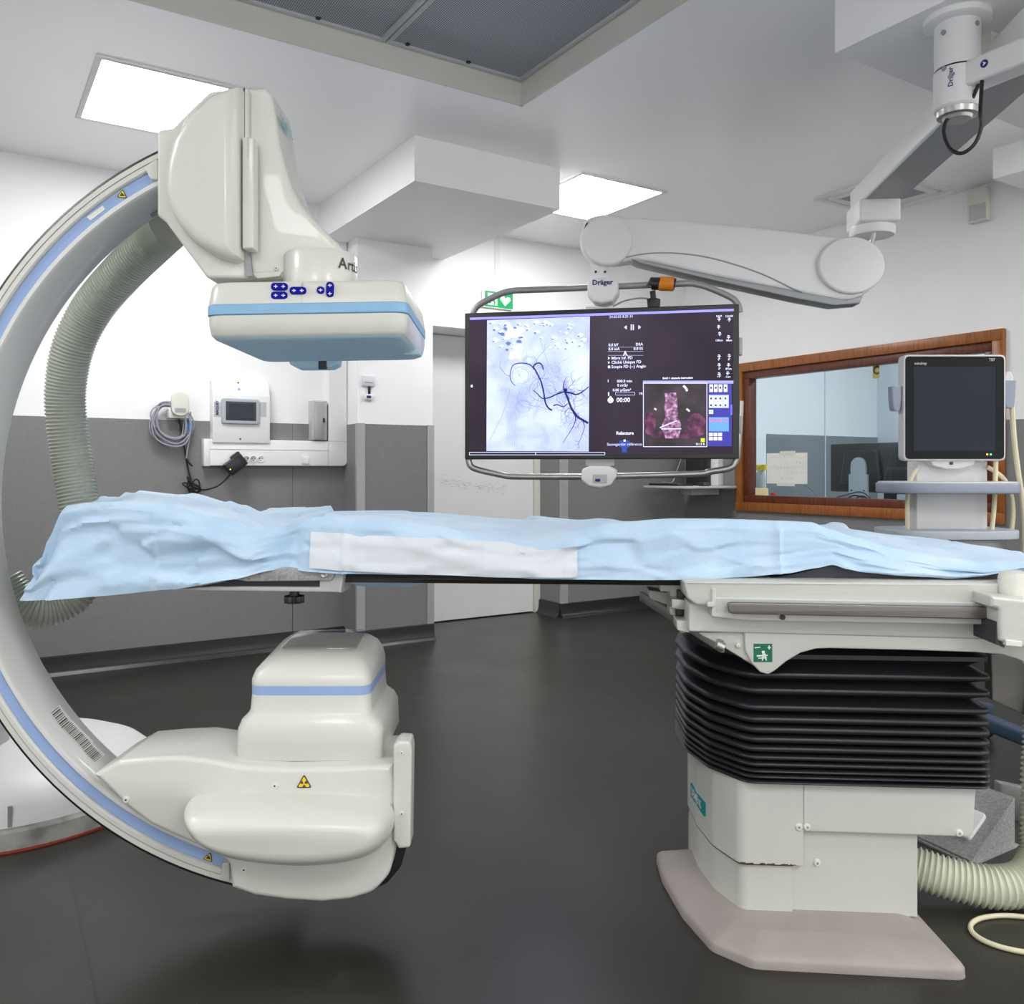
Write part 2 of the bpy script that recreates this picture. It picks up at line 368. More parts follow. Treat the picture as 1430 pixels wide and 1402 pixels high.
# ================================================================== THE ROOM
A0, B0, A1, B1 = -2.2, -2.2, 8.3, 5.9
PL = (-0.55, 2.166, 0.55, 3.291)                  # laminar flow recess: a0, a1, b0, b1
struct('floor', MB().box(ROOM, A0-.1, A1, B0-.1, B1, -.06, 0), M['floor'], 'dark grey speckled vinyl floor of the whole room', 'floor', 0)
cb = MB()
for a0, a1, b0, b1 in ((A0-.1, A1, B0-.1, PL[2]), (A0-.1, A1, PL[3], B1), (A0-.1, PL[0], PL[2], PL[3]), (PL[1], A1, PL[2], PL[3])):
    cb.box(ROOM, a0, a1, b0, b1, ZC, ZC+.16)
struct('ceiling', cb, M['ceil'], 'satin pale grey lacquered ceiling above the equipment', 'ceiling', 0)
DA0, DA1, DZ = 2.60, 3.786, 2.07
wb = MB().box(ROOM, A0-.1, DA0, WA, WA+.385, 0, ZC); wb.box(ROOM, DA1, A1, WA, WA+.385, 0, ZC); wb.box(ROOM, DA0, DA1, WA, WA+.385, DZ, ZC); wb.box(ROOM, DA0, DA1, WA+.36, WA+.385, 0, DZ)
wall_back = struct('wall_back', wb, M['wall'], 'white wall with grey lower cladding behind the C-arm', 'wall', 0)
wl, wr = pb(1030, 600)[0], pb(1405, 600)[0]
WZ0, WZ1 = .785, 1.90
hb0, hb1, hz0, hz1 = wr+.06, wl-.06, WZ0+.06, WZ1-.06
w = MB().box(ROOM, WB, WB+.12, B0, hb0, 0, ZC); w.box(ROOM, WB, WB+.12, hb1, WA, 0, ZC); w.box(ROOM, WB, WB+.12, hb0, hb1, 0, hz0); w.box(ROOM, WB, WB+.12, hb0, hb1, hz1, ZC)
wall_right = struct('wall_right', w, M['wall'], 'white wall around the wooden control room window', 'wall', 0)
struct('wall_left', MB().box(ROOM, A0-.1, A0, B0, WA, 0, ZC), M['wall'], 'plain white wall out of view on the left', 'wall', 0)
# pillar, soffits, ceiling drops
CB0, CA0, CA1 = 5.0, 2.08, 2.60
pillar = struct('wall_pillar', MB().box(ROOM, CA0, CA1, CB0, WA, 0, 2.525), M['wall'], 'white pillar with grey lower cladding left of the door', 'pillar', 0)
struct('trim_1', MB().box(ROOM, 1.908, 2.794, 3.864, WA, 2.525, ZC), M['soffit'], 'white boxed soffit hanging from the ceiling above the pillar', 'soffit', 0)
struct('trim_2', MB().box(ROOM, 4.50, WB, 0.4, 2.42, 2.595, ZC), M['soffit'], 'white boxed soffit at the top right above the right wall', 'soffit', 0)
zb = 2.532; cq = P(1165, 74.5, (zb-H)*F/580.5); ca, cbb = cq.dot(U), cq.dot(V)
struct('trim_3', MB().box(ROOM, ca, ca+1.3, cbb-1.5, cbb, zb, ZC, .006), M['soffit'], 'white ceiling box carrying the round boom post', 'soffit', 30)
# grey cladding panels and their strips
DT, DB = 1.38, .095
def clad(f, x0, x1, parent, t=.007): return obj('cladding_panel', MB().box(f, x0+.001, x1-.001, -.002, t, DB, DT, .0015, 1), M['dado'], parent)
s408 = pa(408, 700)[0]
for x0, x1 in ((s408-3.9, s408-2.0), (s408-2.0, s408), (s408, CA0)): clad(FWA, x0, x1, wall_back)
clad(FWA, DA1, WB, wall_back)
FREC = Fr(U*DA1 + V*WA, V, -U, (0,0,1)); clad(FREC, .02, .3, wall_back)
obj('corner_strip', MB().box(FWA, DA1-.012, DA1+.05, -.01, .013, DB, DT+.003), M['alu'], wall_back)
for x0, x1 in ((2.0, hb0-.06), (-.2, 2.0)): clad(FWB, x0, x1, wall_right)
for x0, x1 in ((hb1+.06, WA),): clad(FWB, x0, x1, wall_right)
obj('cladding_panel', MB().box(FWB, hb0-.06, hb1+.06, -.002, .007, DB, WZ0, .0015, 1), M['dado'], wall_right)
FC = Fr(V*CB0, U, -V, (0,0,1)); FCL = Fr(U*CA0, V, -U, (0,0,1))
clad(FC, CA0+.045, CA1-.045, pillar); clad(FCL, CB0+.02, WA, pillar)
obj('corner_strip', MB().box(FC, CA0-.01, CA0+.045, -.01, .012, DB, DT+.003), M['alu'], pillar)
obj('corner_strip', MB().box(FC, CA1-.045, CA1+.004, -.01, .012, DB, DT+.003), M['alu'], pillar)
def skirt(name, f, x0, x1, label):
    pr = [(0,0), (.05,0), (.046,.006), (.034,.014), (.026,.032), (.022,.06), (.020,.098), (.012,.103), (0,.103)]
    mb = MB().loft([[f((x, p[0], p[1])) for p in pr] for x in (x0, x1)]); return struct(name, mb, M['skirt'], label, 'baseboard', 50)
skirt('baseboard_back', FWA, A0, CA0-.0, 'glossy black coved skirting along the back wall left of the pillar')
skirt('baseboard_pillar', FC, CA0-.02, CA1, 'glossy black coved skirting around the pillar foot')
skirt('baseboard_corner', FWA, DA1-.02, WB, 'glossy black coved skirting right of the white door')
skirt('baseboard_recess', FREC, .0, .27, 'short black skirting inside the door recess')
skirt('baseboard_right', FWB, -.5, WA, 'glossy black coved skirting below the wooden window')
# door
d = thing('door_1', 'white scuffed sliding door in the recess beside the pillar', 'door', ROOM((3.2, 5.5, 0)), kind='structure')
obj('leaf', MB().box(ROOM, DA0+.01, DA1-.055, WA+.30, WA+.345, .008, DZ-.005, .002, 1), M['door'], d)
obj('frame', MB().box(ROOM, DA1-.052, DA1-.006, WA+.27, WA+.355, 0, DZ-.002, .002, 1), M['offwhite'], d)
rng = random.Random(5); sc = MB(); FD = Fr(V*(WA+.2995), U, -V, (0,0,1))
for i in range(190):                                             # scuffs rubbed into the leaf by beds
    t = rng.random(); px = 612 + 92*t; py = 672 + 12*t + rng.gauss(0, 5); q = hit(px, py, V, WA+.2995); a, z = q.dot(U), q.z
    L = rng.uniform(.008, .03); h = rng.uniform(.0008, .0022); sl = rng.uniform(-.25, .15)
    sc.add([FD((a, .0006, z)), FD((a+L, .0006, z+sl*L)), FD((a+L, .0006, z+sl*L+h)), FD((a, .0006, z+h))], [(0,1,2,3)])
tag(obj('scuff_marks', sc, mat('scuff_grey', (.50,.50,.50), .7), d, 0), 'grey scuff marks', kind='stuff')
# thin vertical trunking above the exit sign
obj('wall_trunking', MB().box(FWA, pa(690.5,380)[0], pa(697,380)[0], 0, .008, pa(690,408)[1], ZC), M['white'], None, 30, 'thin white vertical cable duct running up from the exit sign', 'cable duct')

# window
win = thing('window_1', 'control room window in a varnished wooden frame', 'window', ROOM((WB, (wl+wr)/2, 0)), kind='structure')
def ring(parent, name, m, b0, b1, z0, z1, wdt, y0, y1, r=.003):
    for x0, x1, zz0, zz1 in ((b0, b1, z0, z0+wdt), (b0, b1, z1-wdt, z1), (b0, b0+wdt, z0+wdt, z1-wdt), (b1-wdt, b1, z0+wdt, z1-wdt)):
        obj(name, MB().box(FWB, x0, x1, y0, y1, zz0, zz1, r, 2), m, parent)
ring(win, 'casing_board', M['wood'], wr, wl, WZ0, WZ1, .065, -.005, .03)
ring(win, 'sash_bar', M['wooddark'], wr+.062, wl-.062, WZ0+.062, WZ1-.062, .058, -.075, .008)
obj('pane', MB().box(FWB, wr+.115, wl-.115, -.05, -.042, WZ0+.115, WZ1-.115), M['glass'], win, 0)

# laminar flow ceiling
lam = thing('laminar_flow_ceiling', 'recessed perforated air supply grille in the ceiling above the table', 'air grille', ROOM(((PL[0]+PL[1])/2, (PL[2]+PL[3])/2, ZC)))
ZG = 2.854
for a0, a1, b0, b1 in ((PL[0], PL[1], PL[3]-.012, PL[3]), (PL[0], PL[1], PL[2], PL[2]+.012), (PL[0], PL[0]+.012, PL[2], PL[3]), (PL[1]-.012, PL[1], PL[2], PL[3])):
    obj('recess_side', MB().box(ROOM, a0, a1, b0, b1, ZC-.003, ZG+.03), M['cream'], lam)
na = 4; wda = (PL[1]-PL[0]-.024)/na
for i in range(na):
    for j in range(2):
        a0 = PL[0]+.012+i*wda; wdb = (PL[3]-PL[2]-.024)/2; b0 = PL[2]+.012+j*wdb
        g = obj('grille_panel', MB().box(ROOM, a0+.002, a0+wda-.002, b0+.002, b0+wdb-.002, ZG+.004, ZG+.012), M['grille'], lam, 0)
        for x0, x1, y0, y1 in ((a0+.002, a0+wda-.002, b0+.002, b0+.024), (a0+.002, a0+wda-.002, b0+wdb-.024, b0+wdb-.002), (a0+.002, a0+.024, b0+.024, b0+wdb-.024), (a0+wda-.024, a0+wda-.002, b0+.024, b0+wdb-.024)):
            obj('panel_edge', MB().box(ROOM, x0, x1, y0, y1, ZG-.006, ZG+.01, .002, 1), M['lightgrey'], g)
        for fx in (.12, .55): obj('clip', MB().box(ROOM, a0+wda*fx, a0+wda*fx+.018, b0+wdb-.042, b0+wdb-.026, ZG-.004, ZG+.004, .002, 1), M['blackpl'], g)
obj('plenum_lid', MB().box(ROOM, PL[0], PL[1], PL[2], PL[3], ZG+.03, ZG+.05), M['lightgrey'], lam)

# ceiling lights: recessed panels round the plenum
def light(a, b, w, l):
    t = thing('ceiling_light', 'recessed square ceiling light panel beyond the white soffit', 'ceiling light', ROOM((a+w/2, b+l/2, ZC-.02)), 'recessed ceiling light panels')
    for x0, x1, y0, y1 in ((a, a+w, b, b+.025), (a, a+w, b+l-.025, b+l), (a, a+.025, b+.025, b+l-.025), (a+w-.025, a+w, b+.025, b+l-.025)):
        obj('frame_bar', MB().box(ROOM, x0, x1, y0, y1, ZC-.008, ZC+.004, .002, 1), M['white'], t)
    obj('diffuser', MB().box(ROOM, a+.025, a+w-.025, b+.025, b+l-.025, ZC-.004, ZC+.003), M['panel_light'], t, 0)
    return t
l0 = light(2.92, 3.83, .64, .73); L0 = LOC[l0.name]
for a, b, lab in ((.47, 3.79, 'recessed square ceiling light panel above the C-arm detector'), (-1.5, 2.2, 'recessed ceiling light panel out of view on the left'), (-1.4, -.6, 'recessed ceiling light panel out of view behind on the left'), (.6, -1.2, 'recessed ceiling light panel out of view behind the viewer'), (2.9, -1.1, 'recessed ceiling light panel out of view behind on the right'), (3.3, 1.1, 'recessed ceiling light panel out of view above the right side'), (4.0, -.3, 'added ceiling light panel out of view brightening the right wall')):
    dup(l0, ROOM((a+.32, b+.365, ZC-.02)), lab)  # the last panel is an unseen addition that brightens the right wall

# ceiling vent
vt = thing('ceiling_vent', 'square ceiling air vent partly behind the boom arm', 'vent', ROOM((4.66, 3.17, ZC-.02)))
for k, e in enumerate((0, .06)):
    a0, a1, b0, b1, w_ = 4.40+e, 4.94-e, 2.89+e, 3.45-e, .035
    for x0, x1, y0, y1 in ((a0, a1, b0, b0+w_), (a0, a1, b1-w_, b1), (a0, a0+w_, b0+w_, b1-w_), (a1-w_, a1, b0+w_, b1-w_)):
        obj('vent_frame', MB().box(ROOM, x0, x1, y0, y1, ZC-.012-.006*k, ZC+.002, .002, 1), M['white'], vt)
obj('perforated_plate', MB().box(ROOM, 4.49, 4.85, 2.98, 3.36, ZC-.008, ZC), M['grille'], vt, 0)

# wall sensor on the right wall
b0, zt = pb(1357, 268, .0); b1, zb1 = pb(1384, 308, .0)
sn = thing('wall_sensor', 'small beige and grey alarm box high on the right wall', 'wall sensor', FWB(((b0+b1)/2, 0, zb1)))
obj('body', MB().box(FWB, b1, b0, 0, .05, zb1, zt, .008), M['offwhite'], sn)
obj('grey_panel', MB().box(FWB, b1+.004, b0-.012, .045, .054, zb1+.01, zb1+(zt-zb1)*.52, .003), M['lightgrey'], sn)

# ================================================================== CONTROL ROOM BEHIND THE GLASS
cw = MB().box(ROOM, 7.6, 7.7, .4, WA, 0, ZC); struct('wall_control_far', cw, M['ctrlwall'], 'pale blue far wall of the control room seen through the window', 'wall', 0)
struct('wall_control_side', MB().box(ROOM, WB+.12, 7.7, .3, .4, 0, ZC), M['ctrlwall'], 'side wall of the control room', 'wall', 0)
obj('cladding_panel', MB().box(FWA, 6.01, 7.6, -.002, .007, .1, 1.41), M['ctrldado'], wall_back, 30)
obj('corner_strip', MB().box(FWA, 6.80, 6.812, -.002, .009, .1, ZC), M['ctrlwall'], wall_back, 30)
dup(l0, ROOM((6.2, 3.6, ZC-.02)), 'recessed ceiling light panel inside the control room near the back wall'); dup(l0, ROOM((6.2, 1.8, ZC-.02)), 'recessed ceiling light panel inside the control room near its side wall')
desk = thing('control_desk', 'control desk just behind the window', 'desk', ROOM((5.55, 3.4, 0)))
obj('desktop', MB().box(ROOM, 5.16, 5.9, 1.5, WA-.02, .80, .83, .004), M['lightgrey'], desk)
for bb in (1.6, 3.3, 5.0): obj('leg_panel', MB().box(ROOM, 5.25, 5.85, bb, bb+.03, 0, .80), M['lightgrey'], desk)
def onb(px, py, a): p = hit(px, py, U, a); return p.dot(V), p.z
def back_monitor(px0, px1, py0, py1, a, label, plate):
    b1_, z1_ = onb(px0, py0, a); b0_, z0_ = onb(px1, py1, a)
    t = thing('desktop_monitor', label, 'monitor', ROOM((a+.1, (b0_+b1_)/2, .83)), 'monitors on the control desk')
    obj('housing', MB().box(ROOM, a, a+.05, b0_, b1_, z0_, z1_, .012), M['blackpl'], t)
    bc = (b0_+b1_)/2
    obj('rear_bulge', MB().slab(Fr((0,0,0), V, (0,0,1), U), fil([(bc-.17, z0_+.06), (bc+.17, z0_+.06), (bc+.13, z1_-.05), (bc-.13, z1_-.05)], .03), a-.035, a+.005, .02), M['blackpl'], t)
    if plate:
        pl = [(bc-.075, .84), (bc+.075, .84), (bc+.075, z1_-.22), (bc+.06, z1_-.22)] + [(bc+.06*math.cos(k*math.pi/8), z1_-.16+.06*math.sin(k*math.pi/8)) for k in range(9)] + [(bc-.06, z1_-.22), (bc-.075, z1_-.22)]
        obj('stand_plate', MB().slab(Fr((0,0,0), V, (0,0,1), U), pl, a-.055, a-.037, .003), M['lightgrey'], t)
        for sx in (-.05, .05): obj('bolt', MB().lathe(Fr(ROOM((a-.055, bc+sx, .95)), V, (0,0,1), -U), [(.006, 0), (.006, .004), (.002, .006)], 10), M['blackpl'], t)
    obj('stand_foot', MB().box(ROOM, a-.06, a+.16, bc-.12, bc+.12, .83, .845, .005), M['lightgrey'], t)
    obj('stand_neck', MB().box(ROOM, a-.03, a, bc-.05, bc+.05, .845, z0_+.05, .003), M['lightgrey'], t)
back_monitor(1159, 1254, 620, 689, 5.36, 'black monitor seen from behind with a grey stand plate', True)
back_monitor(1233, 1300, 642, 702, 5.30, 'darker low monitor seen from behind beside the ultrasound screen', False)
# cables on the desk
for i, (c, pts) in enumerate((('legblue', [(1150,700),(1185,690),(1205,688),(1225,705)]), ('blackpl', [(1175,702),(1190,692),(1205,696),(1216,704)]), ('blackpl', [(1178,704),(1200,693),(1212,700),(1222,706)]))):
    obj('desk_cable', MB().tube(spl([ROOM((5.22+.012*i, *onb(x, y, 5.22))) for x, y in pts], 8), .005, 6), M[c], None, 60, ('blue cable looping behind the window beside the monitor stand', 'upper black cable looping behind the window below the monitor', 'lower black cable looping behind the window below the monitor')[i], 'cable')
obj('desk_cable', MB().tube(spl([ROOM((5.22, *onb(x, y, 5.22))) for x, y in [(1121,676),(1133,683),(1142,695),(1144,706)]], 8), .006, 6), M['ushandle'], None, 60, 'grey cable hanging below the taped note', 'cable')
GA = WB + .041                                     # just in front of the glass
def glass_item(name, px0, px1, py0, py1, m, parent=None, label=None, cat=None, a=GA, t=.0015):
    b1_, z1_ = onb(px0, py0, a); b0_, z0_ = onb(px1, py1, a)
    return obj(name, MB().box(ROOM, a-t, a, b0_, b1_, z0_, z1_), m, parent, 30, label, cat)
GB = WB + .055
note = glass_item('taped_note', 1071, 1127.5, 633, 676, M['paper'], None, 'handwritten white note taped to the control room window', 'note', GA-.001)
for x0, x1, y0, y1 in ((1089, 1111, 630, 636), (1085, 1110, 674, 679)): glass_item('tape', x0, x1, y0, y1, M['offwhite'], note, None, None, GA-.0026, .001)
rng = random.Random(3)
for k, (y, x0, x1) in enumerate(((638,1079,1122), (646,1096,1123), (653,1075,1123), (660,1094,1124), (668,1090,1106))):
    mb = MB(); x = x0
    while x < x1:                                   # faint mirrored handwriting
        Lx = rng.uniform(2, 5); pts = [ROOM((GA-.0028, *onb(x + Lx*q/4, y + rng.uniform(-2, 2), GA-.0028))) for q in range(5)]
        mb.tube(pts, .0007, 4); x += Lx + rng.uniform(.6, 2.5)
    obj('handwriting_line', mb, M['inkgrey'], note)
cs = glass_item('letter_sign', 1219, 1228, 507, 528, mat('aged_yellow', (.50,.40,.07), .6), None, 'small yellow sign with a black letter C on the window', 'sign', GA)
bC, zC_ = onb(1223.5, 517.5, GA-.003); text('letter', 'C', ROOM((GA-.003, bC, zC_)), -V, (0,0,1), .078, M['ink'], cs, 'CENTER', .003, .8)
glass_item('yellow_note', 1055, 1073, 681, 694, mat('sticky_note', (.75,.68,.40), .8), None, 'pale yellow note at the lower left of the window', 'note', GA-.001)
sb = thing('supply_bottle', 'small clear bottle with yellow caps behind the window', 'bottle', ROOM((5.3, onb(1062, 690, 5.3)[0], .83)))
b_, z_ = onb(1062, 690, 5.3); fb = Fr(ROOM((5.3, b_, .83)), (1,0,0), (0,1,0), (0,0,1))
zt_ = onb(1062, 655, 5.3)[1]-.83
obj('bottle_body', MB().lathe(fb, [(.04, 0), (.045, .01), (.045, zt_*.75), (.02, zt_)], 14), M['lightgrey'], sb); obj('label_band', MB().lathe(fb, [(.046, zt_*.3), (.046, zt_*.45)], 14), M['legblue'], sb)
for dx in (-.03, .03): obj('cap', MB().lathe(Fr(ROOM((5.3, b_+dx, .83+zt_)), (1,0,0), (0,1,0), (0,0,1)), [(.025, -.01), (.025, .03), (.02, .035)], 12), M['yellow'], sb)
fb = Fr(ROOM((5.22, onb(1080, 695, 5.22)[0], .83)), (1,0,0), (0,1,0), (0,0,1))
obj('red_cap', MB().lathe(fb, [(.022, 0), (.024, .005), (.022, onb(1080, 690, 5.22)[1]-.83), (.015, onb(1080, 689, 5.22)[1]-.83+.004)], 14), M['red'], None, 38, 'small red cap standing behind the window sill', 'cap')

# ================================================================== THINGS ON THE BACK WALL
def ra(px0, px1, py0, py1, off):                    # a rectangle in the back wall's frame
    a0, z1_ = pa(px0, py0, off); a1, z0_ = pa(px1, py1, off); return a0, a1, z0_, z1_
FA2 = Fr(V*WA, U, (0,0,1), -V)                      # (a, z, out)
# control panel
a0, a1, z0, z1 = ra(297, 377, 530, 619, .07)
t = thing('wall_control_panel', 'white wall control panel with a grey touch screen', 'control panel', FWA((a0, 0, z0)))
FS = Fr(V*WA, -V, (0,0,1), U)                       # profile (out, z) swept along a
zs = z1 - (z1-z0)*.235
obj('housing', MB().slab(FS, fil([(0, z0), (.07, z0), (.07, zs), (.045, z1), (0, z1)], .004, 2), a0, a1, .003, .003), M['white'], t)
b = ra(309.5, 363, 555.5, 593, .085); bz = obj('touch_screen_bezel', MB().slab(FA2, fil([(b[0], b[2]), (b[1], b[2]), (b[1], b[3]), (b[0], b[3])], .018), .068, .085, 0, .006), M['bezelgrey'], t)
b = ra(315.5, 358, 560, 588, .087); obj('screen_surround', MB().box(FWA, b[0], b[1], .08, .0865, b[2], b[3], .002), M['ink'], bz)
b = ra(320, 354, 563, 585, .088); obj('screen', MB().box(FWA, b[0], b[1], .08, .0875, b[2], b[3]), M['screengrey'], bz)
for x0, x1 in ((299, 309), (363.5, 372)): b = ra(x0, x1, 561.5, 582, .071); obj('grey_strip', MB().box(FWA, b[0], b[1], .06, .0715, b[2], b[3]), M['lightgrey'], t)
q = FWA((pa(303.5, 579.5, .073)[0], .073, pa(303.5, 579.5, .073)[1])); text('lettering', 'MAQUET', q, (0,0,1), -U, .022, M['navy'], t, 'LEFT', .0006, .93)
for (x, y, m, r) in ((334, 534, 'blackpl', .005), (334.5, 543.5, 'ledblue', .007), (335.5, 613, 'blackpl', .005)):
    aa, zz = pa(x, y, .07); off = .07 if zz < zs else .07 - .025*(zz-zs)/(z1-zs)
    obj('status_light' if m == 'ledblue' else 'screw', MB().lathe(Fr(FWA((aa, off-.002, zz)), U, (0,0,1), -V), [(r, 0), (r, .004), (r*.5, .005)], 12), M[m], t)
# trunking
a0, a1, z0, z1 = ra(286, 485, 613, 651, .06); av = pa(459, 560, .06)[0]
t = thing('power_trunking', 'white L-shaped power trunking with sockets on the grey wall', 'power trunking', FWA((a0, 0, z0)))
obj('trunk_cover', MB().slab(FA2, fil([(a0, z0, .004), (a1, z0, .035), (a1, ZC-.02, .002), (av, ZC-.02, .002), (av, z1, .004), (a0, z1, .004)], .004, 5), 0, .06, 0, .006), M['white'], t)
obj('end_cap', MB().box(FWA, a0-.006, a0+.03, 0, .063, z0-.002, z1+.002, .004), M['white'], t)
zz = z0 + (z1-z0)*.62; obj('cover_groove', MB().box(FWA, a0+.03, av, .058, .0615, zz, zz+.003), M['lightgrey'], t)
obj('corner_seam', MB().box(FWA, av-.002, av, .058, .0612, z0, z1), M['lightgrey'], t); obj('corner_seam', MB().box(FWA, av, a1, .058, .0612, z1, z1+.002), M['lightgrey'], t)
for x in (344, 354, 364.5):
    aa, zz = pa(x, 641, .062); s = obj('socket', MB().lathe(Fr(FWA((aa, .058, zz)), U, (0,0,1), -V), [(.021, 0), (.021, .006), (.018, .007), (.017, .002), (.002, .002)], 20), M['white'], t)
    for dx, dz in ((-.008, .002), (.008, .002), (0, -.008)): obj('pin_hole', MB().lathe(Fr(FWA((aa+dx, .058, zz+dz)), U, (0,0,1), -V), [(.0032, .001), (.0032, .0035), (.001, .0036)], 8), M['ink'], s)
b = ra(422.5, 432, 637, 648, .07); sw = obj('light_switch', MB().box(FWA, b[0], b[1], .05, .068, b[2], b[3], .003), M['white'], t)
# grey dispenser
b = ra(436, 457, 559, 615, .07); t = thing('towel_dispenser', 'narrow light grey metal box beside the vertical trunking', 'dispenser', FWA((b[0], 0, b[2])))
obj('body', MB().box(FWA, b[0], b[1], 0, .07, b[2], b[3], .006), M['lightgrey'], t); obj('cover', MB().box(FWA, b[0]+.012, b[1]-.02, .06, .076, b[2]+.004, b[3]-.004, .006), M['alu'], t)
obj('latch', MB().box(FWA, b[1]-.03, b[1]-.018, .07, .08, b[2]+(b[3]-b[2])*.45, b[2]+(b[3]-b[2])*.56, .002), M['blackpl'], t)
# cable hook with coil
b = ra(239.5, 264.5, 545, 581.5, .09); t = thing('cable_hook', 'cream oval cable hook on the back wall', 'hook', FWA((b[0], 0, b[2])))
ac = (b[0]+b[1])/2; r = (b[1]-b[0])/2
obj('front_plate', MB().slab(FA2, [(ac+r*math.cos(k*math.pi/10), b[3]-r+r*math.sin(k*math.pi/10)) for k in range(11)] + [(ac-r*math.cos(k*math.pi/10), b[2]+r*.8-r*.8*math.sin(k*math.pi/10)) for k in range(11)], .07, .09, 0, .006), M['offwhite'], t)
b2 = ra(234, 262, 571, 585, .04); obj('wall_bracket', MB().box(FWA, b2[0], b2[1], 0, .07, b2[2], b2[3], .005), M['offwhite'], t)
obj('rating_label', MB().box(FWA, ac-.03, ac+.03, .089, .0907, b[2]+.02, b[2]+.045), M['inkgrey'], t)
rng = random.Random(11); mb = MB()
for k in range(9):
    cxp, cyp = 240 + rng.uniform(-3, 5), 591 + rng.uniform(-4, 4); rx, ry = rng.uniform(20, 30), rng.uniform(23, 29); ph = rng.uniform(0, 6); off = .035 + .004*k
    pts = [FWA((*[pa(cxp + rx*math.cos(j/20*2*math.pi)*(1 + .12*math.sin(j/20*4*math.pi+ph)), cyp + ry*math.sin(j/20*2*math.pi), off)[0]], off, pa(cxp, cyp + ry*math.sin(j/20*2*math.pi) + 5*math.cos(j/20*2*math.pi), off)[1])) for j in range(20)]
    mb.tube(spl(pts, 3, True), .0042, 6, closed=True)
coil = thing('cable_coil', 'lilac grey cable coiled on the cream hook', 'cable', FWA((ac, .03, 1.3)))
obj('loops', mb, M['cablegrey'], coil)
w3 = lambda pl, off: spl([FWA((pa(x, y, off)[0], off, pa(x, y, off)[1])) for x, y in pl], 8)
obj('tail', MB().tube(w3([(266,575),(267,595),(265,612),(262,628),(260,641)], .05), .004, 6), M['cablegrey'], coil)
obj('blue_connector', MB().tube(w3([(265.5,588),(265.5,603)], .052), .010, 8), mat('blue_connector', (.03,.22,.62), .4), coil)
obj('connector_tip', MB().tube(w3([(260,640),(264,646),(269,651)], .05), .006, 6), M['blackpl'], coil)
ad = thing('power_adapter', 'black plug-in power adapter on the white trunking', 'power adapter', FWA((pa(328,648)[0], .06, pa(328,660)[1])))
aa, zz = pa(329, 648, .09); ang = math.radians(38); FX = Fr(FWA((aa, .065, zz)), U*math.cos(ang) + Vector((0,0,math.sin(ang))), -U*math.sin(ang) + Vector((0,0,math.cos(ang))), -V)
obj('body', MB().box(FX, -.062, .055, -.038, .038, 0, .06, .008), M['blackpl'], ad); obj('plug', MB().box(FX, .0, .06, .02, .05, -.004, .03, .006), M['blackpl'], ad)
obj('indicator', MB().lathe(Fr(FX((-.05, .0, .06)), U, (0,0,1), -V), [(.004, 0), (.004, .002), (.001, .003)], 8), mat('yellow_green_light', (.7,.8,.05), .4, emit=1.0), ad)
obj('cord', MB().tube(w3([(323,660),(317,668),(305,678),(292,683),(280,684),(270,680)], .05), .0048, 6), M['blackpl'], ad)
kn = MB()
for k in range(6):
    ph = k*1.05; cxp, cyp = 269 + 5*math.cos(ph), 679 + 4*math.sin(ph)
    kn.tube(spl([FWA((pa(cxp + (9*math.cos(q) if k % 2 else 5*math.cos(q)), 0, .03+.006*k)[0], .03 + .006*k, pa(0, cyp + (5 if k % 2 else 10)*math.sin(q), .03)[1]*0 + pa(cxp, cyp + (5 if k % 2 else 10)*math.sin(q+ph*.3), .03)[1])) for q in [j*math.pi/4 for j in range(8)]], 4, True), .0042, 6, closed=True)
obj('tangle', kn, M['blackpl'], ad)
obj('upper_cord', MB().tube(w3([(269,676),(264,660),(260,640),(256,615),(252,595),(250,582)], .03), .0055, 6), M['blackpl'], ad)
# badge holder on the pillar
def pc(px, py, off=0): p = hit(px, py, V, CB0-off); return p.dot(U), p.z
t = thing('badge_holder', 'clear badge holder with a small dosimeter badge on the pillar', 'badge holder', FC((pc(514, 558)[0], 0, pc(514, 558)[1])))
(a0, z1), (a1, z0) = pc(505, 524), pc(523, 540); obj('pouch', MB().box(FC, a0, a1, 0, .012, z0, z1, .004), mat('milky_plastic', (.66,.66,.72), .3), t)
obj('card_text', MB().box(FC, a0+.015, a1-.015, .011, .0128, z0+.02, z0+.026), M['inkgrey'], t)
aa, zz = pc(515, 545); obj('clip', MB().box(FC, aa-.008, aa+.008, .003, .012, pc(515, 551)[1], z0, .002), M['blackpl'], t)
(a0, z1), (a1, z0) = pc(507.5, 550), pc(521, 558.5); bd = obj('badge', MB().box(FC, a0, a1, .003, .015, z0, z1, .004), M['white'], t)
obj('badge_window', MB().box(FC, a0+.015, a1-.02, .014, .0158, z0+.008, z1-.01), M['navy'], bd)
# exit sign
a0, a1, z0, z1 = ra(677, 716, 405.5, 432, .02)
t = thing('exit_sign', 'green and white emergency exit sign above the door', 'exit sign', FWA(((a0+a1)/2, 0, z0)))
obj('backplate', MB().box(FWA, a0-.02, a1, 0, .02, z0-.006, z1+.004, .003), M['signwhite'], t)
obj('green_field', MB().box(FWA, a0, a1, .018, .0212, z0, z1), M['green'], t)
W_, H_ = a1-a0, z1-z0; q = lambda pts: [(a0+W_*x, z0+H_*y) for x, y in pts]
obj('doorway_symbol', MB().slab(FA2, q([(.10,.12), (.44,.12), (.44,.88), (.10,.88)]), .0205, .022), M['signwhite'], t)
obj('running_figure', MB().slab(FA2, q([(.13,.2),(.2,.22),(.25,.42),(.32,.3),(.3,.14),(.36,.14),(.37,.36),(.32,.5),(.34,.66),(.42,.6),(.43,.66),(.33,.76),(.24,.72),(.17,.58),(.2,.55),(.26,.63),(.2,.4)]), .0215, .0228), M['green'], t)
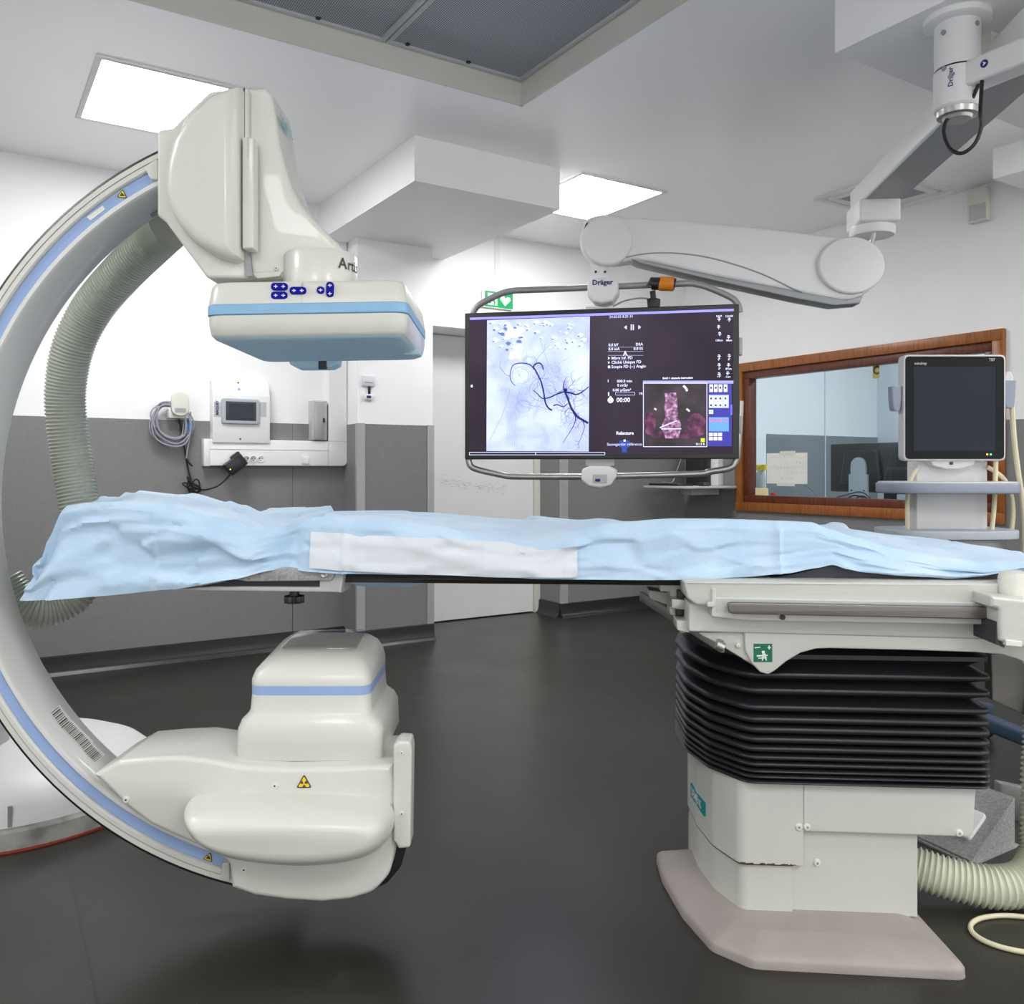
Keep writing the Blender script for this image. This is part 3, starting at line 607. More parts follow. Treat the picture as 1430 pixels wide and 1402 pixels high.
obj('figure_head', MB().slab(FA2, q([(.33+.04*math.cos(k*.7), .84+.07*math.sin(k*.7)) for k in range(9)]), .0215, .0228), M['green'], t)
obj('down_arrow', MB().slab(FA2, q([(.72,.14),(.92,.52),(.9,.72),(.8,.76),(.74,.62),(.68,.8),(.58,.76),(.54,.56)]), .0205, .022), M['signwhite'], t)

# wall workstation below the big display
t = thing('keyboard_tray', 'wall mounted keyboard tray seen below the big display', 'keyboard tray', ROOM((4.75, 4.85, .93)))
obj('tray', MB().box(ROOM, 4.50, 5.0, 4.62, 5.12, .955, .972, .004), M['lightgrey'], t)
obj('bracket', MB().box(ROOM, 4.72, 5.02, 4.82, 4.95, .90, .955, .004), M['lightgrey'], t)
obj('post', MB().box(ROOM, 4.86, 4.96, 4.85, 5.03, .972, 1.28, .006), M['blackpl'], t)
obj('wall_plate', MB().box(ROOM, 4.96, 5.025, 4.78, 5.10, .972, 1.5, .006), M['white'], t)
obj('keyboard', MB().box(ROOM, 4.54, 4.70, 4.78, 5.10, .972, .990, .004), M['blackpl'], None, 38, 'black keyboard on the wall tray', 'keyboard')
obj('mouse', MB().slab(Fr(ROOM((4.72, 4.69, .972)), U, V, (0,0,1)), spl2([(.03*math.cos(k), .05*math.sin(k)) for k in [j*math.pi/5 for j in range(10)]], 2), 0, .03, 0, .015), M['blackpl'], None, 60, 'black computer mouse at the right end of the wall tray', 'mouse')
obj('tray_cable', MB().tube(spl([ROOM(p) for p in ((4.9, 5.08, 1.25), (4.86, 5.12, 1.1), (4.8, 5.11, 1.0), (4.68, 5.06, .995), (4.6, 5.0, 1.0))], 8), .005, 6), M['cablegrey'], None, 60, 'thin grey cable dangling onto the wall tray', 'cable')

# ================================================================== BIG DISPLAY
DL = Vector((-.230, 4.22, 1.147)); DR = Vector((1.273, -.24, 0)).normalized(); DN = Vector((DR.y, -DR.x, 0)); DW, DH = 1.2954, .712
FDI = Fr(DL, DR, (0,0,1), DN)                      # (x, z, out of the screen)
DD = DN.dot(DL)
def dp(cx, cy): p = hit(640 + cx*.29371, 380 + cy*.29371, DN, DD); return (p-DL).dot(DR), p.z - DL.z
disp = thing('surgical_display', 'large angiography display showing a vessel image', 'display', DL + DR*DW/2 - DN*.04)
obj('rear_housing', MB().slab(FDI, fil([(0,0), (DW,0), (DW,DH), (0,DH)], .012), -.07, -.012, .01), M['blackpl'], disp)
bz = obj('bezel', MB().slab(FDI, fil([(0,0), (DW,0), (DW,DH), (0,DH)], .006), -.012, .0, 0, .003), M['blackpl'], disp)
sx0, sz0 = dp(52, 868); sx1, sz1 = dp(1310, 172)
sx0, sx1, sz0, sz1 = .022, DW-.026, .022, DH-.022
scr = obj('screen', MB().box(FDI, sx0, sx1, sz0, sz1, -.004, .0008), ramp_mat('glowing_dark_screen', 'noise', [(.3,(.020,.014,.022)), (.7,(.045,.033,.05))], 1.5, .18, emit=.55), disp, 0)
scr.data.materials[0].node_tree.nodes['Principled BSDF'].inputs['IOR'].default_value = 1.2
O = [.0012]
def srect(x0, y0, x1, y1, m, name, parent=scr, off=None):
    a = [dp(x0, y1), dp(x1, y1), dp(x1, y0), dp(x0, y0)]; off = off or O[0]
    return obj(name, MB().add([FDI((p[0], p[1], off)) for p in a], [(0,1,2,3)]), m, parent, 0)
def ribbon(mb, pts, w, off):
    n = len(pts); L = []; R = []
    for i, p in enumerate(pts):
        t = (Vector(pts[min(i+1, n-1)]) - Vector(pts[max(i-1, 0)])); t = t.normalized() if t.length > 1e-9 else Vector((1, 0))
        nn = Vector((-t.y, t.x)); ww = (w[0] + (w[1]-w[0])*i/max(1, n-1))/2
        L.append(FDI((p[0]+nn.x*ww, p[1]+nn.y*ww, off))); R.append(FDI((p[0]-nn.x*ww, p[1]-nn.y*ww, off)))
    mb.add(L + R, [(i, i+1, n+i+1, n+i) for i in range(n-1)])
PXM = .29371*4.12/F                                # metres for one crop pixel on the screen
def stroke(mb, cr, w, off, smooth=5):
    q = [(p.x, p.y) for p in spl([(c[0], c[1], 0) for c in cr], smooth)] if smooth else cr
    ribbon(mb, [dp(*c) for c in q], (w[0]*PXM, w[1]*PXM), off)
def outline(x0, y0, x1, y1, w, m, name, parent=scr, off=.0022):
    mb = MB()
    for a, b_ in (((x0,y0),(x1,y0)), ((x1,y0),(x1,y1)), ((x1,y1),(x0,y1)), ((x0,y1),(x0,y0))): stroke(mb, [a, b_], (w, w), off, 0)
    return obj(name, mb, m, parent, 0)
stl = mat('blue_violet_bar', (.22,.20,.75), .4, emit=1.2)
tb = MB(); stroke(tb, [(55, 222), (1310, 180)], (11, 11), .0012, 0); obj('title_bar', tb, stl, scr, 0)
img = ramp_mat('angiogram_field', 'noise', [(.30,(.34,.40,.84)), (.5,(.50,.57,.95)), (.68,(.64,.70,1.0))], 5, .3, emit=.62, detail=8, dist=.8)
fld = MB(); cs4 = [dp(134, 851), dp(620, 853), dp(626, 211), dp(137, 229)]; fld.add([FDI((p[0], p[1], .0012)) for p in cs4], [(0,1,2,3)])
ang = obj('angiogram', fld, img, scr, 0)
rng = random.Random(21)
blobs = MB(); white = MB(); faint = MB(); ves = MB()
def blob(mb, cx, cy, r, off, sy=1.0, n=12):
    ph = rng.uniform(0, 6); pts = [dp(cx + r*math.cos(k*2*math.pi/n)*(1+.25*math.sin(3*k*2*math.pi/n+ph)), cy + r*sy*math.sin(k*2*math.pi/n)*(1+.2*math.cos(2*k*2*math.pi/n+ph))) for k in range(n)]
    mb.add([FDI((p[0], p[1], off)) for p in pts], [tuple(range(n))])
for k in range(46):
    x = rng.uniform(150, 600); y = 245 + rng.random()**1.5*120 + (0 if 180 < x < 340 or x > 420 else -10); r = rng.uniform(5, 14)
    blob(white, x, y, r, .0015, .6); blob(blobs, x - r*.8, y + r*.5, r*rng.uniform(.3, .6), .0017, .6)
for x, y, r in ((275,285,26), (300,275,14), (240,300,18), (285,365,20), (262,395,22), (285,400,16), (245,265,14)): blob(white, x, y, r, .0018)
for x, y, r in ((210,295,12), (290,330,13), (225,270,10), (270,265,8), (238,340,12), (300,310,8), (232,370,8)): blob(blobs, x, y, r, .0020, .7)
obj('bright_gas_patches', white, mat('screen_white', (.72,.78,1), .4, emit=.62), ang, 0, kind='stuff'); obj('dark_gas_edges', blobs, mat('screen_slate', (.13,.17,.42), .4, emit=.6), ang, 0, kind='stuff')
main = [([(618,718),(590,702),(570,690),(552,668),(540,650),(528,622),(520,598),(505,565)], (8,7)), ([(505,568),(470,580),(430,597),(400,600),(380,582),(358,562)], (5,3)),
        ([(446,657),(428,645),(414,618),(407,575),(398,535),(390,512),(368,468),(357,452),(366,438),(385,432),(398,442),(405,465)], (6,4)),
        ([(362,462),(340,440),(312,433),(285,434),(262,442),(252,462),(246,495),(254,522),(272,540)], (4,2)), ([(505,570),(535,574),(560,582),(582,574),(600,562),(620,545)], (7,3)),
        ([(508,572),(500,540),(508,515)], (5,2)), ([(545,660),(558,695),(548,730),(528,765),(498,812)], (4,1.5)), ([(452,636),(470,630),(500,640),(520,624)], (4,3)),
        ([(590,702),(600,735),(590,770),(578,800)], (3,1)), ([(505,565),(515,555),(508,562)], (12,8))]
for pts, w in main: stroke(ves, pts, (w[0]*1.35, w[1]*1.35), .0024)
def walk(x, y, a, n, w, depth):
    pts = [(x, y)]
    for k in range(n):
        a += rng.gauss(0, .32); x += 9*math.cos(a); y += 9*math.sin(a)
        if not (140 < x < 616 and 225 < y < 845): break
        pts.append((x, y))
        if depth and rng.random() < .3: walk(x, y, a + rng.choice((-.8, .8)), int(n*.6), w*.6, depth-1)
    if len(pts) > 2: stroke(ves if w > 1.1 else faint, pts, (w, w*.4), .0023 if w > 1.1 else .0021, 2)
for k in range(34):
    pts, w = main[rng.choice((0, 0, 1, 1, 2, 3, 4, 4, 4, 6, 7, 8))]; p = rng.choice(pts); walk(p[0], p[1], rng.uniform(0, 6.28), rng.randint(6, 15), rng.uniform(1.0, 2.2), 2)
for cx, cy, r in ((300,490,45), (330,600,50), (400,560,60), (440,540,45), (310,640,35), (460,460,30), (340,420,30), (380,480,50)):
    for k in range(4):
        a0_ = rng.uniform(0, 6); rr = r*rng.uniform(.6, 1.1); stroke(faint, [(cx+rr*math.cos(a0_+j*.5), cy+rr*.9*math.sin(a0_+j*.5)) for j in range(rng.randint(5, 12))], (1.5, .8), .0021, 2)
    for k in range(4): walk(cx+rng.uniform(-r,r), cy+rng.uniform(-r,r), rng.uniform(0,6), 9, .9, 1)
stroke(faint, [(150,800),(175,750),(205,690),(225,640),(245,560)], (1.5,1.5), .0021); stroke(faint, [(390,320),(405,370),(430,440)], (1.5,1), .0021)
for k in range(6): stroke(faint, [(230+8*k, 660), (236+9*k, 740), (225+10*k, 835)], (.8,.6), .0021)
obj('contrast_vessels', ves, M['vessel'], ang, 0, kind='stuff'); obj('fine_vessels', faint, M['vessel2'], ang, 0, kind='stuff')
def st(body, cx, cy, h, align='LEFT', m='scr_text', bold=.0003):
    x, z = dp(cx, cy); return text('screen_text', body, FDI((x, z, .0025)), DR, (0,0,1), h*PXM*1.38, M[m], scr, align, bold)
st('24.03.05 8.25 33', 718, 214, 12, m='scr_line')
tri = lambda pts: obj('screen_icon', MB().add([FDI((*dp(*p), .0025)) for p in pts], [tuple(range(len(pts)))]), M['scr_text'], scr, 0)
tri([(788,263),(801,253),(801,273)]); tri([(856,252),(869,262),(856,273)]); tri([(820,249),(825,249),(825,276),(820,276)]); tri([(830,249),(835,249),(835,276),(830,276)])
tri([(712,402),(722,409),(712,417)]); tri([(712,424),(722,430),(712,437)]); tri([(712,445),(722,445),(722,457),(712,457)]); tri([(786,796),(796,796),(796,806),(786,806)])
tri([(724+14*math.cos(k*.42), 609+14*math.sin(k*.42)) for k in range(15)]); tri([(720,590),(728,590),(728,596),(720,596)]); tri([(712,571),(718,571),(718,588),(712,588)])
tri([(60,536),(69,536),(69,548),(60,548)])
st('0.0 kV', 714, 347, 13); st('DSA', 878, 343, 13, 'RIGHT'); st('0.0 mA', 714, 367, 13); st('0.0 f/s', 878, 364, 13, 'RIGHT'); st('A', 794, 388, 22, 'CENTER', bold=.0008)
st('Mbre Inf. FD', 728, 410, 14); st('Cliché Unique FD', 728, 430, 14); st('Scopie FD (--) Angio', 728, 451, 14)
st('I', 710, 518, 14); st('000.0 min', 827, 518, 13, 'RIGHT'); st('0 mGy', 806, 538, 13, 'RIGHT'); st('0.00 µGym²', 822, 560, 13, 'RIGHT'); st('1%', 858, 578, 11); st('00:00', 752, 609, 21, bold=.0006)
st('Relecture', 792, 766, 15, 'CENTER', bold=.0007); st('Sauvegarder référence', 790, 819, 13, 'CENTER', 'scr_line'); st('RAO 1 obstacle instruction', 1043, 504, 9, 'CENTER', bold=.0005)
for cx, cy, s in ((1240,210,'RAO'), (1288,210,'CAUD'), (1240,325,'120cm'), (1287,325,'48cm'), (1240,416,'0°'), (1288,416,'0°'), (1242,460,'0°'), (1285,460,'87cm'), (1240,498,'+1°'), (1281,498,'-1cm')): st(s, cx, cy, 9, 'CENTER')
mb = MB()
for cx, cy in ((1240,225), (1288,227), (1238,262), (1243,295), (1285,310), (1240,402), (1288,400), (1240,443), (1285,443), (1240,487), (1281,482)):
    stroke(mb, [(cx-8,cy),(cx+8,cy)], (3,3), .0024, 0); stroke(mb, [(cx,cy-9),(cx,cy+9)], (3,3), .0024, 0); stroke(mb, [(cx-6,cy-7),(cx+1,cy-9),(cx+6,cy-5)], (3,2), .0024, 0)
obj('position_icons', mb, M['scr_text'], scr, 0, kind='stuff')
for y in (357, 377, 396): 
    mb = MB(); stroke(mb, [(712,y),(880,y)], (1.2,1.2), .0022, 0); obj('divider_line', mb, M['scr_line'], scr, 0)
outline(748, 571, 839, 585, 2, M['scr_line'], 'progress_bar'); outline(53, 857, 697, 869, 2.2, M['scr_text'], 'timeline_bar')
mb = MB(); stroke(mb, [(368,857),(368,869)], (3,3), .0024, 0); obj('timeline_mark', mb, M['scr_text'], scr, 0)
mb = MB(); mb.add([FDI((*dp(*p), .0018)) for p in ((766,800),(815,800),(815,830),(802,835),(802,857),(778,857),(778,835),(766,830))], [tuple(range(8))]); obj('save_icon', mb, mat('screen_deep_blue', (.02,.05,.30), .4, emit=.8), scr, 0)
# inset x-ray window
srect(878, 516, 1308, 530, mat('window_title_bar', (.30,.30,.75), .4, emit=.8), 'window_title_bar')
ins = srect(882, 530, 1180, 828, ramp_mat('inset_dark_field', 'noise', [(.35,(.012,.008,.010)), (.7,(.05,.03,.045))], 9, .3, emit=.7), 'inset_xray')
pink = ramp_mat('inset_bone', 'noise', [(.35,(.05,.018,.04)), (.5,(.20,.085,.18)), (.68,(.48,.28,.46))], 60, .4, emit=.9, detail=8)
pinkd = ramp_mat('inset_tissue', 'noise', [(.35,(.02,.007,.014)), (.5,(.07,.016,.05)), (.7,(.20,.055,.14))], 25, .4, emit=.8, detail=8)
def poly(pts, m, name, off, parent=ins): obj(name, MB().add([FDI((*dp(*p), off)) for p in pts], [tuple(range(len(pts)))]), m, parent, 0)
poly([(890,752),(940,768),(985,740),(1060,738),(1100,762),(1170,752),(1170,772),(1110,790),(1000,792),(930,786),(890,765)], pinkd, 'pelvis_tissue', .0016)
poly([(912+28*math.cos(k*.5), 718+55*math.sin(k*.5)) for k in range(13)], pinkd, 'pelvis_wing', .0017); poly([(1132+46*math.cos(k*.5), 722+52*math.sin(k*.5)) for k in range(13)], pinkd, 'pelvis_wing', .0017)
poly([(980,575),(1035,573),(1040,600),(1043,650),(1045,690),(1060,725),(1050,790),(985,790),(965,735),(985,690),(980,640),(986,605)], pink, 'spine', .0019)
for pts_, w_ in (([(958,740),(1000,722),(1040,706)], (5,4)), ([(965,745),(1060,745)], (5,4)), ([(1070,540),(1082,552),(1088,566)], (10,10)), ([(1085,650),(1100,662)], (8,8)), ([(932,648),(942,655)], (8,8))):
    mb = MB(); stroke(mb, pts_, w_, .0023, 3); obj('metal_implant', mb, M['scr_text'], ins, 0)
poly([(1153,790),(1172,790),(1172,808),(1153,808)], mat('screen_yellow_green', (.5,.6,.02), .4, emit=1), 'position_marker', .0022); st('15:12 R', 1150, 818, 10, 'CENTER')
outline(880, 528, 1182, 830, 3, M['scr_text'], 'inset_border')
side = srect(1188, 530, 1300, 828, mat('side_panel_blue', (.03,.03,.28), .4, emit=.8), 'tool_side_panel')
pb_ = mat('panel_pale', (.36,.45,.85), .4, emit=.9); pw = mat('panel_white', (.72,.74,.9), .4, emit=.9)
srect(1192, 584, 1286, 646, pb_, 'tool_group', side, .0018); srect(1192, 690, 1286, 757, mat('panel_sky', (.10,.28,.75), .4, emit=.9), 'tool_group', side, .0018)
mb = MB(); mt = MB(); rd = MB()
for x in (1194, 1216, 1238, 1262):
    for y0, h in ((534, 36), (590, 22), (616, 24)): (mb if (x + y0) % 3 else mb).add([FDI((*dp(*p), .0022)) for p in ((x,y0),(x+17,y0),(x+17,y0+h),(x,y0+h))], [(0,1,2,3)])
    for y0 in (596, 628, 545): mt.add([FDI((*dp(*p), .0025)) for p in ((x+3,y0),(x+13,y0),(x+13,y0+10),(x+3,y0+10))], [(0,1,2,3)])
    rd.add([FDI((*dp(*p), .0025)) for p in ((x,697),(x+14,697),(x+12,712),(x+2,712))], [(0,1,2,3)])
for x in (1192, 1214, 1236):
    for y0 in (764, 784): mb.add([FDI((*dp(*p), .0022)) for p in ((x,y0),(x+18,y0),(x+18,y0+16),(x,y0+16))], [(0,1,2,3)])
mb.add([FDI((*dp(*p), .0022)) for p in ((1192,655),(1212,655),(1212,674),(1192,674))], [(0,1,2,3)])
obj('tool_buttons', mb, pw, side, 0, kind='stuff'); obj('tool_symbols', mt, mat('panel_ink', (.05,.06,.22), .4, emit=.5), side, 0, kind='stuff'); obj('tool_red_symbols', rd, mat('panel_red', (.6,.12,.25), .4, emit=.9), side, 0, kind='stuff')
tg = MB(); stroke(tg, [(1298,630),(1298,680)], (9,9), .0016, 0); obj('menu_tab', tg, mat('tab_violet', (.12,.10,.55), .4, emit=.9), scr, 0)
# tubular handle frame, brackets
def dq(px, py, off): p = hit(px, py, DN, DD+off); return p
top = [dq(x, y, -.05) for x, y in ((659,448),(662,434),(672,424),(700,410),(718,406),(740,405),(840,401),(955,396),(972,397),(988,401),(1020,415),(1030,425),(1033,436))]
obj('handle_rail', MB().tube(spl(top, 6), .0155, 10), M['tubegrey'], disp)
bot = [dq(x, y, -.03) for x, y in ((654,640),(657,650),(668,656),(700,663),(722,665.5),(830,665.5),(968,662),(990,659),(1018,654),(1027,646),(1030,630),(1033,590),(1034,560))]
obj('handle_rail', MB().tube(spl(bot, 6), .0155, 10), M['steel'], disp)
def dpoly(pts): return [((dq(x, y, 0)-DL).dot(DR), dq(x, y, 0).z - DL.z) for x, y in pts]
obj('lower_bracket', MB().slab(FDI, fil(dpoly([(813,655),(824,650.5),(850,650.5),(861,656),(861,666),(853,678),(838,682),(822,679),(812,670)]), .02), -.06, .03, 0, .012), M['white'], disp)
sk = obj('socket_plate', MB().slab(FDI, fil(dpoly([(828.5,662.5),(848.5,662.5),(848.5,674.5),(828.5,674.5)]), .004), .028, .033, 0, .001), M['lightgrey'], disp)
obj('usb_port', MB().slab(FDI, dpoly([(832,668.5),(839,668.5),(839,672.5),(832,672.5)]), .032, .0336), M['navy'], sk)
obj('hanger_plate', MB().slab(FDI, dpoly([(816,425),(856,425),(856,650),(816,650)]), -.10, -.065), M['white'], disp)
br = obj('top_bracket', MB().slab(FDI, fil(dpoly([(820,392),(826,388),(857,388),(863,392),(863,408),(855,420),(840,424),(828,421),(820,412)]), .02), -.11, .0, 0, .014), M['white'], disp)
x, z = dpoly([(841.5, 394.5)])[0]; text('lettering', 'Dräger', FDI((x, z, .002)), DR, (0,0,1), .034, M['navy'], disp, 'CENTER', .001)
for x, y in ((1033.5, 480), (1033.5, 590)): q_ = dpoly([(x, y)])[0]; obj('side_clip', MB().box(FDI, DW-.002, DW+.016, q_[1]-.05, q_[1]+.03, -.05, -.01, .004), M['lightgrey'], disp)
# camera with orange band on the rail
wc = thing('rail_camera', 'black camera with an orange band clamped on the display rail', 'camera', dq(918, 425, -.06))
obj('camera_body', MB().tube([dq(908,400,-.02), dq(909,396,-.02), dq(940,396.5,-.02), dq(943,397,-.02)], [.02,.03,.03,.027], 14), M['blackpl'], wc)
obj('orange_band', MB().tube([dq(921,396,-.02), dq(922,396.2,-.02), dq(941,396.6,-.02)], [.0305,.0335,.0335], 14), M['orange'], wc)
obj('clamp', MB().slab(FDI, fil(dpoly([(907,405),(915,403),(916,414),(922,416),(921,428),(904,428),(903,416),(908,414)]), .003), -.08, -.025, .004, .004), M['blackpl'], wc)
obj('cord', MB().tube(spl([dq(905,417,-.05), dq(890,416.5,-.06), dq(872,420,-.08), dq(856,428,-.09)], 6), .0042, 6), M['cablegrey'], wc)

# ================================================================== BOOM
boom = thing('ceiling_boom', 'white jointed ceiling boom arm holding the big display', 'boom arm', P(1340, 25, 2.75))
pc_ = P(1337, 20, 2.75); pz = lambda y: H - (y-CY)/F*2.75
FP = Fr((pc_.x, 2.75, 0), (1,0,0), (0,1,0), (0,0,1))
obj('ceiling_flange', MB().lathe(FP, [(.098, zb+.001), (.098, zb-.018), (.085, zb-.026), (.02, zb-.026)], 32), M['white'], boom)
pst = obj('post', MB().lathe(FP, [(.068, zb-.02), (.068, pz(98)), (.066, pz(99)), (.066, pz(100))], 32), M['arm'], boom)
obj('rotating_sleeve', MB().lathe(FP, [(.066, pz(99)-.002), (.070, pz(100)-.004), (.070, pz(152)), (.064, pz(155)), (.02, pz(155))], 32), M['arm'], boom)
obj('sleeve_gap', MB().lathe(FP, [(.0672, pz(97)), (.0672, pz(100.5))], 32), M['blackpl'], boom)
obj('post_cap', MB().lathe(FP, [(.062, pz(154)), (.06, pz(163)), (.045, pz(164)), (.04, pz(168)), (.01, pz(168))], 28), M['steel'], boom)
for x, y in ((1320,42), (1321,93), (1327,107), (1362,35)):
    v_ = P(x, y, 2.70); dx = v_.x - pc_.x; dx = max(-.06, min(.06, dx)); yy = 2.75 - math.sqrt(.0702**2 - dx*dx); n_ = Vector((dx, yy-2.75, 0)).normalized(); ex = Vector((0,0,1)).cross(n_)
    obj('set_screw', MB().lathe(Fr((v_.x, yy, v_.z), ex, (0,0,1), n_), [(.008, -.003), (.008, .001), (.004, .0015)], 10), M['armgrey'], pst)
dx = -.048; yy = 2.75 - math.sqrt(.0712**2-dx*dx); text('rating_text', 'Dräger', (pc_.x+dx, yy, pz(131)), (0,0,1), (-.73,.68,0), .021, M['navy'], boom, 'LEFT', .0004)
def beam(p0, p1, w, z0, z1, r=.014, ext0=0, ext1=0):
    p0, p1 = Vector((p0[0], p0[1], 0)), Vector((p1[0], p1[1], 0)); t = (p1-p0).normalized(); n_ = Vector((-t.y, t.x, 0)); L = (p1-p0).length
    return MB().box(Fr(p0, t, n_, (0,0,1)), -ext0, L+ext1, -w/2, w/2, z0, z1, r, 3), Fr(p0, t, n_, (0,0,1)), L
EP = Vector((1.60, 2.42, 0))
mb, f1, l1 = beam((pc_.x, 2.75), EP, .085, 2.285, 2.365, .012, -.03, .03); obj('first_arm', mb, M['arm'], boom)
q_ = f1((.115, -.0436, 2.33)); st_ = obj('arrow_sticker', MB().lathe(Fr(q_, f1.x, (0,0,1), -f1.y), [(.012, -.001), (.012, .0008), (.0, .0009)], 20), M['navy'], boom)
obj('arrow_symbol', MB().slab(Fr(q_, f1.x, (0,0,1), -f1.y), [(-.004,-.006),(.007,.0),(-.004,.007),(-.001,.0)], .0005, .0016), M['signwhite'], st_)
obj('elbow_joint', MB().lathe(Fr((EP.x, EP.y, 0), (1,0,0), (0,1,0), (0,0,1)), [(.05, 2.27), (.06, 2.275), (.06, 2.37), (.055, 2.50), (.01, 2.505)], 24), M['arm'], boom)
zu = 2.376
PV = Vector((1.762, 4.19, 0))                        # pivot of the spring arm
mb, f2, l2 = beam(PV, EP, .182, zu, zu+.105, .012, .12, .1); obj('extension_arm', mb, M['arm'], boom)
obj('arm_underside', MB().box(f2, -.02, l2, -.085, .085, zu-.004, zu+.01, .002, 1), M['armgrey'], boom)
fpv = Fr((PV.x-.02, PV.y, 0), (1,0,0), (0,1,0), (0,0,1))
z1p = H - (318-CY)/F*4.19; z2p = H - (330-CY)/F*4.19
obj('pivot_block', MB().box(Fr((PV.x-.02, PV.y, 0), f2.x, f2.y, (0,0,1)), -.1, .12, -.095, .095, z1p, zu, .012, 3), M['arm'], boom)
obj('pivot_disc', MB().lathe(fpv, [(.10, z1p+.005), (.105, z1p), (.105, z2p+.01), (.098, z2p), (.02, z2p)], 32), M['white'], boom)
obj('pivot_pin', MB().tube([P(1221, 322, 4.13), P(1217, 340, 4.15)], .012, 10), M['steel'], boom)
# spring arm
SL, SR = P(846, 338, 4.20), P(1189, 371, 4.16)
st_ = Vector((SR.x-SL.x, SR.y-SL.y, 0)).normalized(); sn_ = Vector((st_.y, -st_.x, 0)); sd = sn_.dot(SL)
FSA = Fr((SL.x, SL.y, 0), st_, (0,0,1), sn_)         # (along, z, out)
def sa(pts, off=.06): return [((hit(x, y, sn_, sd+off) - Vector((SL.x, SL.y, 0))).dot(st_), hit(x, y, sn_, sd+off).z) for x, y in pts]
body = sa([(812,322),(822,304),(848,298),(872,302),(950,307),(1060,317),(1150,328),(1195,335),(1228,350),(1236,372),(1225,395),(1200,415),(1170,418),(1120,409),(1000,386),(900,364),(862,366),(830,362),(814,345)])
obj('spring_arm', MB().slab(FSA, spl2(body, 4), -.06, .06, .02, .02), M['arm'], boom)
low = sa([(880,361),(1000,385),(1120,408),(1180,419),(1205,413),(1200,424),(1165,427),(1115,418),(1000,393),(892,368)], .05)
obj('lower_channel', MB().slab(FSA, low, -.05, .058, .006, .006), M['armgrey'], boom)
def disc(cx, cy, rx, ry, o0, o1, name):
    pts = sa([(cx + rx*math.cos(k*math.pi/18), cy + ry*math.sin(k*math.pi/18)) for k in range(36)], o1); return obj(name, MB().slab(FSA, pts, o0, o1, 0, .012), M['arm'], boom)
disc(1190, 370, 47, 40, .04, .085, 'end_cap'); disc(848, 335, 36, 35, .04, .08, 'end_cap')
obj('cover_line', MB().tube([FSA((*p, .0615)) for p in spl2(sa([(870,360),(905,354),(950,354),(1000,362),(1060,381),(1105,402),(1120,408)], .0615), 6, False)], .0035, 6), M['armgrey'], boom)
kx = FSA((*sa([(838, 360)], 0)[0], 0)); FK = Fr((kx.x, kx.y, 0), (1,0,0), (0,1,0), (0,0,1)); kz = lambda y: H - (y-CY)/F*4.2
obj('wrist_shaft', MB().lathe(FK, [(.045, kz(355)), (.06, kz(360)), (.05, kz(368)), (.04, kz(372)), (.04, kz(392)), (.03, kz(393))], 24), M['arm'], boom)
for dx in (-.025, .02): obj('shaft_screw', MB().lathe(Fr((kx.x+dx, kx.y-.038, kz(382)), (1,0,0), (0,0,1), (0,-1,0)), [(.006, -.004), (.006, .004), (.002, .005)], 8), M['blackpl'], boom)
gp = sa([(813,330),(818,312),(822,309),(817,325),(818,345),(816,345)], .07); obj('knuckle_slot', MB().slab(FSA, gp, .05, .0615), M['blackpl'], boom)
# cable loop under the post
obj('boom_cable', MB().tube(spl([f1((.10, -.03, 2.288)), P(1369,155,2.60), P(1370,178,2.60), P(1361,201,2.61), P(1343,214,2.63), P(1326,207,2.66), P(1318,186,2.70), P(1322,168,2.74), P(1336,158,2.74), P(1352,148,2.70), f1((.085, -.02, 2.288))], 8), .006, 8), M['black'], None, 60, 'black cable loop hanging below the round boom post', 'cable')
cl = thing('ceiling_sign_lamp', 'cream rectangular lamp housing beside the boom post', 'lamp housing', P(1420, 60, 3.0))
c0 = P(1372, 84, 2.84); mb = MB().box(Fr((c0.x, 2.84, 0), U, V, (0,0,1)), 0, .34, -.03, .12, c0.z, zb, .012); obj('housing', mb, M['offwhite'], cl)
obj('lens', MB().box(Fr((c0.x, 2.84, 0), U, V, (0,0,1)), .02, .32, -.034, -.02, c0.z+.012, zb-.02, .004), mat('pale_lens', (.75,.74,.60), .35), cl)

# ================================================================== C-ARM
ca = thing('c_arm_x_ray_machine', 'cream and blue floor mounted C-arm x-ray machine with flat detector', 'x-ray machine', (-1.656, 2.89, 0))
YN, YF = 2.05, 2.25; AX, AZ = -.4405, 1.0153
def arc(sec, t0, t1, n=72):                          # section (r, y) swept about the isocentre
    rings = []
    for k in range(n+1):
        t = math.radians(t0 + (t1-t0)*k/n); rings.append([Vector((AX + r*math.cos(t), y, AZ + r*math.sin(t))) for r, y in sec])
    return MB().loft(rings)
T0, T1 = 104, 261
obj('c_arc', arc([(.852,YN+.006), (.855,YN), (.863,YN), (.866,YN+.003), (.866,YN+.014), (.894,YN+.014), (.894,YF-.01), (.89,YF), (.886,YF), (.880,YF-.008)], T0, T1), M['arcgrey'], ca, 40)
obj('blue_track', arc([(.867,YN+.007), (.893,YN+.007), (.893,YN+.016), (.867,YN+.016)], T0+6, T1-5), M['blue'], ca, 40)
obj('outer_rail', arc([(.895,YN+.004), (.898,YN), (.908,YN), (.9085,YN+.004), (.9105,YN+.004), (.911,YN), (.922,YN), (.924,YN+.004), (.924,YF), (.895,YF)], T0, T1), M['cream'], ca, 40)
obj('rail_groove', arc([(.9075,YN+.0025), (.911,YN+.0025), (.911,YN+.006), (.9075,YN+.006)], T0, T1), M['armgrey'], ca, 40)
obj('rubber_edge', arc([(.924,YN+.002), (.9295,YN+.004), (.9295,YF), (.924,YF)], T0-2, T1+3), M['black'], ca, 40)
def arcpt(px, py, Y): return P(px, py, Y)
